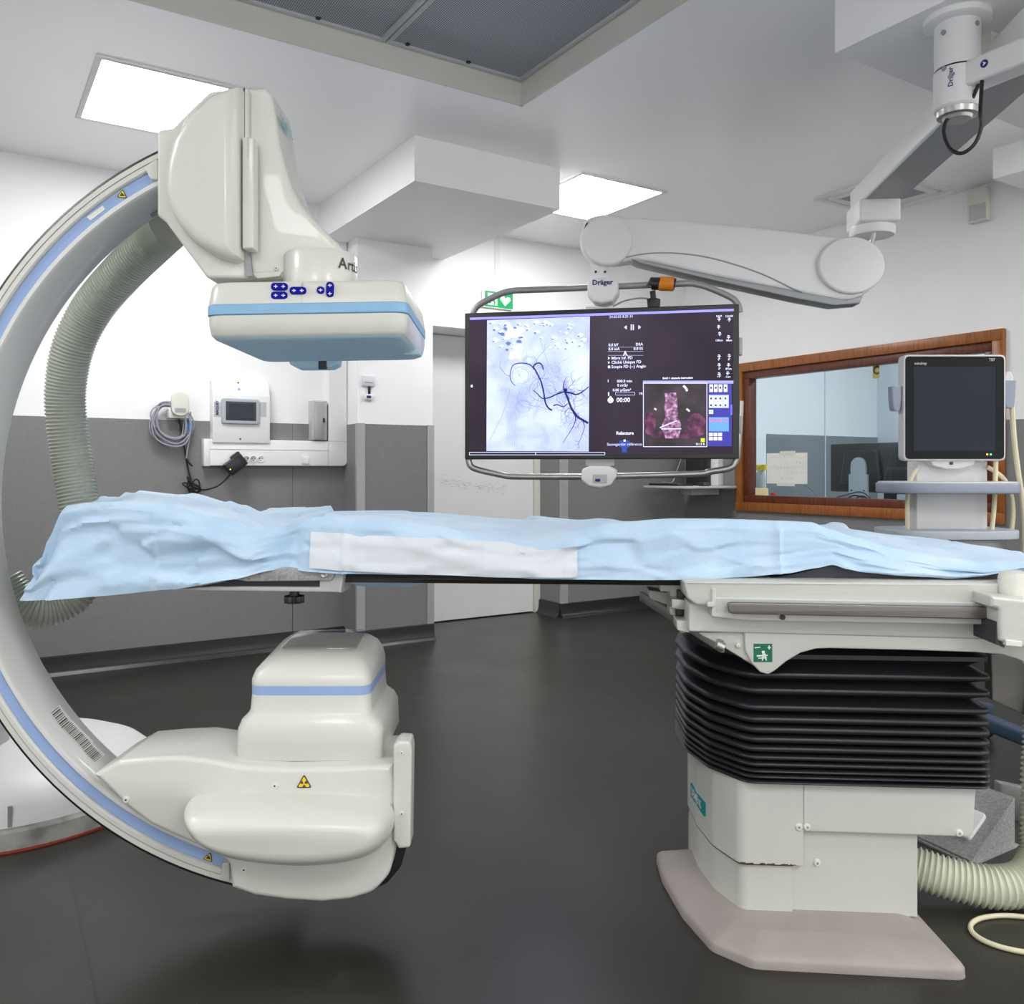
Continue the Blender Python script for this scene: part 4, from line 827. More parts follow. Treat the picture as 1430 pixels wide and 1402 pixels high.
obj('track_end', MB().slab(XZ, fil(xz([(203,235),(222,222),(222,252),(212,252)], YN), .004), YN-.008, YN+.02, .003), M['cream'], ca)
obj('track_end', MB().slab(XZ, fil(xz([(308,1225),(312,1203),(322,1203),(322,1230)], YN), .004), YN-.008, YN+.02, .003), M['cream'], ca)
def warn(cx, cy, s, Y, rot=0, parent=ca, trefoil=False, m='yellow'):
    R = lambda k, q: (cx + q*s*math.sin(math.radians(k)+rot), cy - q*s*math.cos(math.radians(k)+rot))
    o = obj('warning_triangle', MB().slab(XZ, fil(xz([R(0,1), R(120,1), R(240,1)], Y), .003), Y, Y+.003), M['ink'], parent)
    obj('yellow_field', MB().slab(XZ, fil(xz([R(0,.78), R(120,.78), R(240,.78)], Y-.001), .002), Y-.001, Y+.001), M[m], o)
    if trefoil:
        for k in (60, 180, 300): obj('trefoil_blade', MB().slab(XZ, xz([(cx+.08*s*math.sin(math.radians(k-30)), cy+.05*s-.08*s*math.cos(math.radians(k-30)))] + [(cx+.4*s*math.sin(math.radians(k-30+15*j)), cy+.05*s-.4*s*math.cos(math.radians(k-30+15*j))) for j in range(5)], Y-.002), Y-.002, Y), M['ink'], o)
    else:
        obj('symbol', MB().slab(XZ, xz([R(-20,.4), R(60,.25), R(110,.5), R(150,.2), R(240,.45)], Y-.002), Y-.002, Y), M['ink'], o)
warn(170.5, 272, 8.5, YN+.005, .1); warn(291, 1198, 8.5, YN+.005, .35)
obj('type_label', MB().slab(XZ, xz([(121,303),(143,287),(147,292),(126,308)], YN+.005), YN+.005, YN+.009), M['paper'], ca)
rng = random.Random(8)
for k, (x0, y0, x1, y1) in enumerate(((74,990,92,1015), (92,1012,108,1030), (106,1026,122,1044), (120,1044,138,1062))):   # serial stickers on the inner face
    n_ = 6; mid = math.atan2(AZ - (H-((y0+y1)/2-CY)/F*2.15), AX - ((x0+x1)/2-CX)/F*2.15)
    def inner(px, py, d=.0012):
        # intersect the view ray with the cone shaped inner face
        r = Vector(((px-CX)/F, 1, -(py-CY)/F)); Y = 2.15
        for _ in range(30):
            p = EYE + r*Y; rr = math.hypot(p.x-AX, p.z-AZ); tgt = .853 + (Y-YN)/(YF-YN)*.028 - d; Y += (tgt-rr)*.6
        return EYE + r*Y
    c = [inner(x0+9, y0-6), inner(x1+9, y1-8), inner(x1-6, y1+5), inner(x0-6, y0+5)]
    s_ = obj('serial_sticker', MB().add(c, [(0,1,2,3)]), M['paper'], ca, 0)
    bars = MB()
    for j in range(9):
        f0 = .08 + j*.1; w_ = rng.uniform(.02, .06); g = [inner(x0+(x1-x0)*f+ox, y0+(y1-y0)*f+oy, .003) for f, ox, oy in ((f0,6.5,-5), (f0+w_,6.5,-5), (f0+w_,-4,3.5), (f0,-4,3.5))]; bars.add(g, [(0,1,2,3)])
    obj('barcode', bars, M['ink'], s_, 0)

# ---- detector side
Yd = 1.99
plate = xz([(219,181),(240,178),(292,127,.03),(346,121),(346,388),(289,388,.012),(262,352,.02),(231,310),(219,300)], Yd+.02)
obj('carriage_plate', MB().slab(XZ, fil(plate, .008), Yd+.02, YF+.02, .008, .004), M['cream'], ca)
dcov = xz([(338,124),(325,126),(296,138),(266,165),(246,198),(236,235),(234,262),(240,292),(254,318),(276,342),(306,360),(328,366),(338,362)], Yd)
obj('carriage_cover', MB().slab(XZ, dcov, Yd-.035, Yd+.03, .03, 0, 6), M['cream'], ca, 50)
lift = [(345,121),(371,121,.008)] + [(379,130), (384,160), (390,200), (398,232), (407,260), (420,285), (440,308), (456,324), (470,338), (474,350), (474,384), (400,388), (352,388)] + [(345,388)]
obj('lift_column', MB().slab(XZ, fil(xz(lift, Yd+.035), .003), Yd+.035, YF-.05, .012, .012), M['cream'], ca, 50)
obj('column_gap', MB().slab(XZ, xz([(340.2,123),(342,123),(342,192),(340.2,192)], Yd+.02), Yd+.0185, Yd+.03), M['ink'], ca)
obj('column_gap', MB().slab(XZ, xz([(341.5,345),(347,345),(353,386),(341.5,386)], Yd+.02), Yd+.0185, Yd+.03), M['armgrey'], ca)
sl = obj('guide_strip', MB().slab(XZ, fil(xz([(338,191),(354,191),(354,347),(338,347)], Yd-.015), .004), Yd-.015, Yd+.02, .004), M['cream'], ca)
obj('strip_groove', MB().slab(XZ, xz([(346,191),(347,191),(347,222),(346,222)], Yd-.0155), Yd-.0158, Yd-.01), M['lightgrey'], sl)
def screw(px, py, Y, r=.0055, parent=ca, m='offwhite', name='screw'):
    c = P(px, py, Y); f_ = Fr(c, (1,0,0), (0,0,1), (0,-1,0)); s_ = obj(name, MB().lathe(f_, [(r, -.004), (r, .002), (r*.85, .0035), (r*.4, .0035)], 14), M[m], parent)
    obj('screw_slot', MB().lathe(f_, [(r*.32, .002), (r*.32, .0038), (0.0001, .0038)], 8), M['ink'], s_)
screw(334, 187, Yd+.018); screw(333, 316, Yd+.018); screw(386, 375, Yd+.033)
obj('column_shelf', MB().slab(XZ, fil(xz([(349,380),(395,379),(390,386),(360,389)], Yd+.03), .002), Yd+.028, Yd+.05, .002), M['cream'], ca)
sq = P(379, 150, Yd+.09)
fl = [(p.x, p.z) for p in (P(378.5,136,Yd+.02), P(383,160,Yd+.02))]
# lettering on the sloping right side of the lift column
pA, pB = P(380.5, 150, Yd+.045), P(397.5, 198, Yd+.15)
p1 = Vector(((379-CX)/F*(Yd+.01), 0, H-(130-CY)/F*(Yd+.01))); p2 = Vector(((390-CX)/F*(Yd+.01), 0, H-(200-CY)/F*(Yd+.01)))
up_ = (p1-p2).normalized(); ex_ = Vector((0,1,0)); nn_ = ex_.cross(up_); nn_ = nn_ if nn_.x > 0 else -nn_
text('lettering', 'SIEMENS', Vector((p1.x, Yd+.03, p1.z)) + (p2-p1)*.38 + nn_*.004 + Vector((0,.02,0)), ex_, up_, .036, M['tealpale'], ca, 'LEFT', .0006, .82)
CXc, CYc = (448-CX)/F*2.055, 2.055
FCo = Fr((CXc, CYc, 0), (1,0,0), (0,1,0), (0,0,1)); zc0 = 1.50; zc1 = H - (347-CY)/F*1.985
obj('detector_collar', MB().lathe(FCo, [(.086, zc0), (.086, zc1-.006), (.082, zc1), (.02, zc1)], 48), M['cream'], ca)
def wrap_text(body, f_, r, z, a0, size, m, parent):
    x = 0
    for ch, adv in body:
        a = a0 + x/r; n_ = Vector((math.cos(a), math.sin(a), 0)); ex = Vector((-math.sin(a), math.cos(a), 0))
        text('lettering', ch, f_((r*math.cos(a), r*math.sin(a), z)) + n_*.001, ex, (0,0,1), size, m, parent, 'CENTER', .0004); x += adv
wrap_text([('A', .021), ('r', .012), ('t', .010), ('i', .010), ('s', .016)], FCo, .0865, H-(369-CY)/F*2.0, math.radians(-43), .036, M['ink'], ca)
# detector housing
dx0, dx1, dy0, dy1 = -.686, -.234, 1.93, 2.365
def rr(e, r, n=5):
    x0, x1, y0, y1 = dx0+e, dx1-e, dy0+e, dy1-e; out = []
    for (cx, cy, s) in ((x1-r, y0+r, -90), (x1-r, y1-r, 0), (x0+r, y1-r, 90), (x0+r, y0+r, 180)):
        for k in range(n+1): t = math.radians(s + 90*k/n); out.append((cx+r*math.cos(t), cy+r*math.sin(t)))
    return out
zd = lambda y: H - (y-CY)/F*dy0
tilt = lambda p: p[2] + (p[0]-(-.686))*.016
def dring(levels): return MB().loft([[Vector((p[0], p[1], tilt((p[0], p[1], z)))) for p in rr(e, r)] for z, e, r in levels])
det = obj('detector_upper_shell', dring([(zd(392), .022, .03), (zd(394), .012, .03), (zd(400), .006, .032), (zd(425), 0, .034), (zd(426), .004, .034)]), M['cream'], ca, 50)
obj('detector_blue_band', dring([(zd(424), .003, .034), (zd(426), -.001, .034), (zd(439), -.001, .034), (zd(441), .003, .034)]), M['bluestripe'], ca, 50)
obj('detector_lower_shell', dring([(zd(440), .004, .034), (zd(441), .001, .034), (zd(452), .001, .034), (zd(466), .005, .034), (zd(470), .010, .034), (zd(471), .02, .034)]), M['cream'], ca, 50)
dpan = obj('detector_pan', dring([(zd(468), .010, .034), (zd(471.5), .012, .034), (zd(474), .022, .03), (zd(475), .05, .03)]), M['bluepan'], ca, 50)
obj('pan_handle', MB().slab(XZ, fil(xz([(405,497),(475,496),(473,510),(464,515),(418,515.5),(408,510)], 2.36), .006), 2.33, 2.40, .006, .006), M['bluepan'], ca)
obj('handle_slot', MB().slab(XZ, xz([(445,504),(456,504),(456,515.6),(445,515.6)], 2.329), 2.327, 2.335), M['ink'], dpan)
obj('pan_notch', MB().box(ID, -.275, -.232, 2.19, 2.24, zd(474), zd(462), .004), M['bluepan'], dpan)
def key(x0, x1, y0, y1, sym):
    r = min(x1-x0, y1-y0)/2/F*dy0; o = obj('control_key', MB().slab(XZ, fil(xz([(x0,y0),(x1,y0),(x1,y1),(x0,y1)], dy0+.001), r), dy0-.001, dy0+.006, .001), M['keyblue'], det)
    mb = MB()
    for sx, sy in sym:
        for a, b_, c, d_ in ((-2.6,2.6,-.55,.55), (-.55,.55,-2.2,2.2)): mb.slab(XZ, xz([(sx+a,sy+c),(sx+b_,sy+c),(sx+b_,sy+d_),(sx+a,sy+d_)], dy0-.001), dy0-.0018, dy0-.0005)
    obj('key_symbol', mb, M['signwhite'], ca)
key(378.5, 401.5, 394.8, 405.4, [(385,400), (395.5,400)]); key(378.5, 401.5, 407.2, 417.6, [(385,412.4), (395.5,412.4)]); key(404.5, 427.5, 400.4, 411, [(410.5,405.7), (421.5,405.7)])
key(442.5, 452.8, 400, 410.2, [(447.6,405)]); key(455.5, 466, 393.5, 415, [(460.7,398.5), (460.7,410)])
obj('shell_seam', MB().slab(XZ, xz([(421.3,394),(421.7,394),(421.7,423),(421.3,423)], dy0), dy0-.0003, dy0+.012), M['lightgrey'], det)

# ---- x-ray tube side
Yt = 1.985
bodyp = [(129,1082,.004),(165,1062),(210,1058),(255,1056),(300,1062),(340,1070),(400,1073),(470,1072),(530,1069),(548,1068,.003),(552,1100),(553,1180,.06),(544,1222,.06),(522,1247,.06),(490,1257,.1),(450,1261,.1),(400,1258,.06),(355,1252,.01),(323,1241,.004),(319,1205),(290,1188),(245,1168),(210,1152),(175,1126)]
obj('tube_housing', MB().slab(XZ, fil(xz(bodyp, Yt), .012, 3), Yt, Yt+.235, .012, .012), M['cream'], ca, 50)
obj('rubber_back', MB().slab(XZ, fil(xz([(420,1225),(470,1262),(505,1264),(535,1252),(555,1228),(566,1185),(540,1150),(480,1150)], Yt), .02), Yt+.06, Yt+.20, .005, .005), M['black'], ca)
cp = obj('end_cover', MB().slab(XZ, fil(xz([(549,1042),(556,1035),(573,1036),(575,1050),(573,1184),(556,1186),(553,1178),(549,1176)], Yt-.012), .008), Yt-.012, Yt+.06, .006, .01), M['cream'], ca, 50)
screw(561, 1051, Yt-.012, .0045, cp); screw(561, 1136, Yt-.012, .0055, cp)
bump = spl2([(252,1138),(258,1126),(280,1122),(340,1120),(420,1121),(490,1124),(530,1129),(545,1141),(547,1160),(538,1182),(515,1199),(475,1209),(430,1213),(380,1211),(330,1203),(290,1187),(264,1165)], 4)
bp_ = xz(bump, 1.93); bcx, bcz = sum(p[0] for p in bp_)/len(bp_), sum(p[1] for p in bp_)/len(bp_)
bhx, bhz = max(abs(p[0]-bcx) for p in bp_), max(abs(p[1]-bcz) for p in bp_)
brs = [[Vector((bcx+(p[0]-bcx)*(1-e/bhx), y, bcz+(p[1]-bcz)*(1-e/bhz))) for p in bp_] for y, e in [(Yt-.105 + .10*(1-math.sqrt(max(0, 1-(1-e/.056)**2))), e) for e in (.056, .046, .036, .026, .018, .011, .006, .0025, .0007, 0)] + [(Yt+.02, 0)]]
obj('collision_bumper', MB().loft(brs), M['cream'], ca, 70)
for x, y in ((176.5, 1116.5), (384, 1097), (341, 1214), (287, 1044)):
    if y > 1050: screw(x, y, Yt, .0075)
warn(424.5, 1094, 12.5, Yt-.002, 0, trefoil=True)
screw(425, 1116, Yt, .0022, ca, 'red', 'red_dot')
# collimator box
Yc0, Yc1 = 2.03, 2.33
def rbox(x0, x1, y0, y1, r, n=4):
    out = []
    for (cx, cy, s) in ((x1-r, y0+r, -90), (x1-r, y1-r, 0), (x0+r, y1-r, 90), (x0+r, y0+r, 180)):
        for k in range(n+1): t = math.radians(s + 90*k/n); out.append((cx+r*math.cos(t), cy+r*math.sin(t)))
    return out
cxx = lambda x: (x-CX)/F*Yc0; czz = lambda y: H - (y-CY)/F*Yc0
lv = [(1063, 329, 532, 0, .02), (1060, 327, 534, -.003, .022), (1020, 328, 533, -.002, .03), (1009, 332, 528, .004, .03), (1001, 340, 519, .012, .03), (996, 342.5, 516, .016, .03), (974, 344, 514.5, .018, .03)]
lower = obj('collimator_box', MB().loft([[Vector((p[0], p[1], czz(y))) for p in rbox(cxx(x0), cxx(x1), Yc0+e, Yc1+.02-e, r)] for y, x0, x1, e, r in lv]), M['cream'], ca, 50)
obj('collimator_blue_band', MB().loft([[Vector((p[0], p[1], czz(y))) for p in rbox(cxx(344), cxx(514.5), Yc0+.018, Yc1+.002, .03)] for y in (975, 961)]), M['blue'], ca, 50)
obj('collimator_lid', MB().loft([[Vector((p[0], p[1], czz(y) + dz + lift_*(p[1]-Yc0))) for p in rbox(cxx(344)+e, cxx(514.5)-e, Yc0+.018+e*1.3, Yc1+.002-e*.5, .03)] for y, e, dz, lift_ in ((962,.002,0,0), (961,0,0,0), (953,.0,0,.02), (944,.006,0,.05), (937,.018,0,.08), (933,.034,0,.10), (931.5,.06,0,.11))]), M['cream'], ca, 50)
obj('clear_cover', MB().loft([[Vector((p[0], p[1], czz(931.5) + .004 + dz + .11*(p[1]-Yc0))) for p in rbox(cxx(344)+e, cxx(514.5)-e, Yc0+.10+e*.3, Yc1-.03, .012)] for e, dz in ((.05,0), (.05,.003), (.056,.005))]), M['clear'], ca, 50)
obj('box_plinth', MB().box(ID, cxx(350), cxx(505), Yc0+.012, Yc1, czz(1070), czz(1060), .003), M['cream'], ca)
# ---- hose
hp = [P(236,318,2.33), P(215,338,2.38), P(170,382,2.45), P(128,432,2.50), P(102,485,2.52), P(92,540,2.54), P(93,590,2.55), P(101,645,2.56), P(110,700,2.56), P(120,760,2.56), P(117,803,2.55), P(101,832,2.53), P(73,847,2.50), P(46,849,2.47), P(22,836,2.45), P(3,812,2.44)]
obj('ribbed_hose', hose(hp, .0535, .0105, .0032, 24), M['hose'], ca, 60)
obj('hose_label', MB().slab(XZ, xz([(207,296),(222,289),(228,296),(212,304)], 2.2), 2.2, 2.203), M['inkgrey'], ca)
# ---- floor stand
bx_, by_ = -1.656, 2.89
fb = Fr((bx_, by_, 0), (1,0,0), (0,1,0), (0,0,1))
obj('floor_seal', MB().lathe(fb, [(.466, 0), (.466, .005), (.455, .006)], 64), M['redline'], ca)
obj('base_ring', MB().lathe(fb, [(.46, .004), (.46, .055), (.452, .062), (.40, .064)], 64), M['concrete'], ca)
obj('base_dome', MB().lathe(fb, [(.437, .06), (.437, .085), (.425, .12), (.39, .15), (.32, .18), (.22, .20), (.05, .205)], 64), M['white'], ca, 50)
sp = fb((.437*math.cos(math.radians(-62)), .437*math.sin(math.radians(-62)), 0)); tn = Vector((math.cos(math.radians(-62)), math.sin(math.radians(-62)), 0))
obj('base_slot', MB().box(Fr(sp, Vector((-tn.y, tn.x, 0)), tn, (0,0,1)), -.006, .006, -.004, .002, .065, .125), M['armgrey'], ca)
obj('stand_column', MB().box(ID, -2.06, -1.66, 2.60, 2.90, .15, .42, .05, 4), M['lightgrey'], ca)
obj('stand_arm', MB().box(ID, -2.02, -1.76, 2.16, 2.86, .30, 1.18, .05, 4), M['cream'], ca)
obj('arc_holder', MB().slab(XZ, fil([(-1.95,.38),(-1.75,.38),(-1.44,.85),(-1.366,1.0),(-1.41,1.2),(-1.62,1.28),(-1.95,1.2)], .05), 2.08, 2.24, .03, .03), M['cream'], ca)

# ================================================================== PATIENT TABLE
TH = math.radians(4.0); TO = Vector((.75, 2.055, 0)); TT = Vector((math.cos(TH), -math.sin(TH), 0)); TN = Vector((math.sin(TH), math.cos(TH), 0))
FT = Fr(TO, TT, TN, (0,0,1))                         # (s along, d away from the viewer, z)
FTZ = Fr(TO, TT, (0,0,1), TN)                        # (s, z, d)
def tp(px, py, d=0.0): p = hit(px, py, TN, TN.dot(TO)+d); return (p-TO).dot(TT), p.z
def tps(pts, d=0.0): return [tp(q[0], q[1], d) + tuple(q[2:]) for q in pts]
tab = thing('angiography_table', 'white angiography table with black bellows on a taupe foot plate', 'medical table', TO + Vector((0, .3, 0)))
w2t = lambda pts: [((Vector((x, y, 0))-TO).dot(TT), (Vector((x, y, 0))-TO).dot(TN)) + tuple(r) for x, y, *r in pts]
fpl = ccw(fil(w2t([(.985,1.862,.03),(.53,1.905,.05),(.455,1.975,.05),(.418,2.12,.1),(.400,2.3,.1),(.405,2.44,.02),(.50,2.455,.01),(.56,2.75,.03),(.985,2.75,.03)]), .02, 5))
rings = [(0,.004,0), (0,0,.002), (0,0,.017), (0,.003,.022), (0,.012,.029), (0,.05,.044), (0,.075,.05)]
obj('foot_plate', MB().loft([[FT((p[0], p[1], z)) for p in inset(fpl, e)] for _, e, z in rings]), M['foot'], tab, 50)
obj('plate_edge_seal', MB().loft([[FT((p[0], p[1], z)) for p in inset(fpl, e)] for e, z in ((-.001, .0005), (-.001, .004), (.004, .004))]), M['foot'], tab, 50)
left = [(-.20,0,.03),(-.249,.10,.1),(-.271,.22,.1),(-.276,.36,.1),(-.252,.5,.08),(-.19,.62,.03)]
sR = tp(1283, 1300)[0]; zr = lambda y, d=0.0: tp(1200, y, d)[1]
low_ = ccw(fil([(sR,.004,.006)] + [(a+.008, b+.006, r) for a, b, r in left] + [(sR,.62,.01)], .01, 5))
obj('pedestal', MB().slab(FT, low_, .044, .364, 0, 0), M['tablewhite'], tab, 40)
sS = tp(1106, 1250)[0]; sW = tp(1121.5, 1150, -.01)[0]
# wrap-round covers at the left end, split where the photograph shows the joints
def wrap(name, s1, z0, z1, off, rcorner=0.0):
    out = [(s1, -off)] + [(a-off*.7, b-off, r) for a, b, r in left]; o_ = fil([(s1, -off, 0)] + out[1:] + [(s1, .62, 0)], .03, 5)
    i_ = fil([(s1, -off+.006, 0)] + [(a-off*.7+.007, b-off+.005, r) for a, b, r in out[1:]] + [(s1, .61, 0)], .03, 5)
    o2 = [p for p in o_]; mb = MB()
    mb.loft([[FT((p[0], p[1], z)) for p in ccw(o2)] for z in (z0, z0+.003, z1-.002, z1)]); return obj(name, mb, M['tablewhite'], tab, 40)
zc_ = zr(1211, -.012)
wrap('lower_end_cover', sS, zr(1303), zc_+.01, .004)
obj('seam_shade_and_chips', MB().loft([[FT((p[0], p[1], z)) for p in ccw(fil([(sS, -.0115, 0)] + [(a-.0115*.7, b-.0115, r) for a, b, r in left] + [(sS, .62, 0)], .03, 5))] for z in (zc_-.003, zc_+.002)]), M['chip'], tab, 40)  # dark ring stands in for the seam's shadow line and its rusty chips
uc = wrap('upper_end_cover', sW, zc_, .366, .012)
for k in range(16):                                  # chipped paint along the lower edge of the cover
    rg = random.Random(k); px = 1022 + 84*rg.random(); s_, z_ = tp(px, 1210, -.0125); L = rg.uniform(.004, .018); h = rg.uniform(.001, .004)
    obj('paint_chip', MB().slab(FTZ, [(s_, zc_-.0005), (s_+L, zc_-.0005), (s_+L*.8, zc_+h), (s_+L*.3, zc_+h*.7)], -.0128, -.010), M['chip'], uc)
for k in range(5):
    rg = random.Random(50+k); dd = .02 + .035*k; FL = Fr(TO + TT*(-.243 if dd < .08 else -.26), TN, (0,0,1), -TT)
pan_ = obj('side_panel', MB().slab(FTZ, fil(tps([(1122.5,1085,0),(1363,1096,0),(1359,1169,.012),(1122.5,1161,.004)], -.012), .003), -.012, .01, .003), M['tablewhite'], tab)
obj('side_panel_end', MB().slab(FTZ, fil(tps([(1270,1094,0),(1352,1098,0),(1348,1162,.012),(1270,1160,.004)], -.005), .003), -.005, .58, .003), M['tablewhite'], tab)
def tscrew(px, py, d, r=.0085, parent=tab):
    s_, z_ = tp(px, py, d); f_ = Fr(FTZ((s_, z_, d)), TT, (0,0,1), -TN); o_ = obj('screw_cap', MB().lathe(f_, [(r, -.004), (r, .002), (r*.85, .004), (r*.45, .0045)], 18), M['offwhite'], parent)
    obj('screw_head', MB().lathe(f_, [(r*.36, .003), (r*.36, .0052), (.0001, .0052)], 10), M['steel'], o_)
for x, y, d_ in ((1115.5,1154.5,-.012), (1127,1154.5,-.012), (1339,1163,-.012), (1141,1204.5,.004)): tscrew(x, y, d_)
s_, z_ = tp(1088, 1293.5, -.004); obj('bolt_hole', MB().lathe(Fr(FTZ((s_, z_, -.004)), TT, (0,0,1), -TN), [(.006, -.003), (.006, .0006), (.0001, .0006)], 14), M['ink'], tab)
# maker's plate on the end
pn_, pf_ = FT((-.2700, .135, .232)), FT((-.2845, .275, .232)); ex_ = (pn_-pf_).normalized(); nl = Vector((0,0,1)).cross(ex_); nl = nl if nl.x < 0 else -nl
FLb = Fr(pf_, ex_, (0,0,1), nl); Lb = (pn_-pf_).length
pl_ = obj('maker_plate', MB().box(FLb, 0, Lb, -.017, .017, -.004, .0015), M['teal'], tab); text('lettering', 'SIEMENS', FLb((Lb*.07, 0, .0022)), ex_, (0,0,1), .030, M['signwhite'], pl_, 'LEFT', .0003, .95)
# bellows
rid = [.700, .660, .616, .579, .539, .511, .487, .464, .442, .422, .4055, .390, .377, .364]
sRb = tp(1389, 1000, -.035)[0]
def bplan(e): return ccw(fil([(sRb-e,-.035+e,.03),(-.195+e*.4,-.035+e,.05),(-.272+e,.07,.1),(-.312+e,.2,.1),(-.318+e,.36,.1),(-.29+e,.5,.08),(-.2,.63-e,.05),(sRb-e,.63-e,.03)], .03, 5))
br_ = []; bpts = {}
def addr(e, z): br_.append([FT((p[0], p[1], z)) for p in bplan(e)])
addr(.05, .73)
for k, z in enumerate(rid):
    nxt = rid[k+1] if k+1 < len(rid) else z-.012; pit = z-nxt; hh = min(.0085, pit*.37)
    up = (rid[k-1]-z) if k else .03
    g = .02 if k == 0 else 0
    if k < 2: addr(.012+g, z+hh); addr(.004+g, z+hh*.6); addr(.004+g, z-hh*.6); addr(.014+g, z-hh)
    else: addr(.010, z+hh); addr(.002, z+hh*.7); addr(0, z); addr(.002, z-hh*.7); addr(.010, z-hh)
    addr(.034, z-pit*.5)
obj('bellows', MB().loft(br_), M['bellows'], tab, 60)
# carriage
Dc = -.115
car = [(955,812,.004),(960,836,.012),(972,845,.012),(994,847,.002),(994,842,.002),(1480,850,.002),(1480,815,.002)]
obj('carriage_top', MB().slab(FTZ, fil(tps(car, Dc), .003), Dc, .56, .006, .006), M['tablewhite'], tab)
obj('carriage_beam', MB().slab(FTZ, fil(tps([(962,842,.002),(1480,850,.002),(1480,895,.002),(962,882,.004)], Dc+.03), .003), Dc+.03, .52, .004, .004), M['tablewhite'], tab)
obj('rail_channel', MB().slab(FTZ, fil(tps([(994,822,.002),(1000,822,.002),(1000,834,.001),(1480,843,.001),(1480,874,.002),(1040,866,.002),(994,861,.003)], Dc-.008), .002), Dc-.008, Dc+.05, .002), M['tablewhite'], tab)
obj('channel_recess', MB().slab(FTZ, tps([(1001,836),(1480,845),(1480,864),(1001,855)], Dc-.009), Dc-.0095, Dc+.0), M['lightgrey'], tab)
obj('channel_peg', MB().box(FTZ, *[tp(988,840,Dc-.02)[0], tp(998,840,Dc-.02)[0]], tp(992,846,Dc)[1], tp(992,839,Dc)[1], Dc-.018, Dc, .002), M['tablewhite'], tab)
rl = tps([(1016,843),(1022,841.3),(1480,849.5),(1480,867),(1024,857.3),(1018,855)], Dc-.03)
obj('accessory_rail', MB().slab(FTZ, fil(rl, .004), Dc-.03, Dc-.018, .002, .002), M['metal'], tab)
for x in (1060, 1230): s_, z_ = tp(x, 850, Dc-.02); obj('rail_spacer', MB().box(FTZ, s_-.01, s_+.01, z_-.006, z_+.006, Dc-.02, Dc-.005), M['steel'], tab)
s_, z_ = tp(1093, 862, Dc-.01); obj('rail_bolt', MB().lathe(Fr(FTZ((s_, z_, Dc-.008)), TT, (0,0,1), -TN), [(.006, -.002), (.006, .004), (.002, .005)], 10), M['ink'], tab)
wing = [(957,882,.003),(1480,896,.003),(1480,960),(1445,935),(1425,922),(1400,914),(1360,911),(1270,908),(1160,905.5),(1140,906),(1118,912),(1098,924),(1082,937),(1073,942,.012),(1062,940),(1050,928),(1040,912),(1036,895)]
wing = [(1039,882,.003),(1480,894,.003),(1480,960),(1445,935),(1425,922),(1400,914),(1360,911),(1270,908),(1160,905.5),(1140,906),(1118,912),(1098,924),(1082,937),(1073,942,.006),(1062,939),(1050,927),(1041,910)]
wo = obj('side_apron', MB().slab(FTZ, fil(tps(wing, Dc+.035), .004), Dc+.035, Dc+.06, .004), M['tablewhite'], tab)
mbq = MB(); e0 = [tp(1041,884,Dc+.04), tp(1072,941,Dc+.04)]; e1 = [(e0[0][0]-.075, e0[0][1]), (e0[0][0]-.075, e0[0][1]-.035)]
mbq.add([FTZ((e0[0][0], e0[0][1], Dc+.042)), FTZ((e0[1][0], e0[1][1], Dc+.042)), FTZ((e0[1][0]-.13, e0[0][1]-.045, .18)), FTZ((e0[0][0]-.13, e0[0][1], .18)),
         FTZ((e0[0][0]+.02, e0[0][1], Dc+.06)), FTZ((e0[1][0]+.02, e0[1][1]+.01, Dc+.06)), FTZ((e0[1][0]-.11, e0[0][1]-.04, .20)), FTZ((e0[0][0]-.11, e0[0][1], .20))], [(0,1,2,3), (4,5,6,7), (0,1,5,4), (1,2,6,5), (2,3,7,6), (3,0,4,7)])
obj('end_apron', mbq, M['tablewhite'], tab)
obj('end_apron_lip', MB().slab(FTZ, fil(tps([(972,883),(1042,883),(1073,940),(1032,917),(1004,900)], Dc+.045), .003), Dc+.045, Dc+.06, .003), M['tablewhite'], tab)
tscrew(1031, 901, Dc+.042, .006)
gl = obj('safety_label', MB().slab(FTZ, tps([(1052.5,899),(1078.5,899),(1078.5,924.5),(1052.5,924.5)], Dc+.034), Dc+.034, Dc+.037), M['dkgreen'], wo)
for pts in ([(1072,903.5),(1076.5,903.5),(1076.5,905),(1072,905)], [(1073.5,901.5),(1075,901.5),(1075,907),(1073.5,907)], [(1064,909),(1068,909),(1068,912),(1064,912)], [(1064.5,912.5),(1069,912.5),(1071,922.5),(1069.5,922.5),(1067,916.5),(1065.5,922.5),(1064,922.5)], [(1057,915),(1072,914.3),(1072,916),(1057,917)], [(1059,918.5),(1071,918),(1071,919.3),(1059,919.8)], [(1054,904),(1062,903.4),(1062,904.4),(1054,905.3)]):
    obj('pictogram', MB().slab(FTZ, tps(pts, Dc+.033), Dc+.0332, Dc+.035), M['signwhite'], tab)
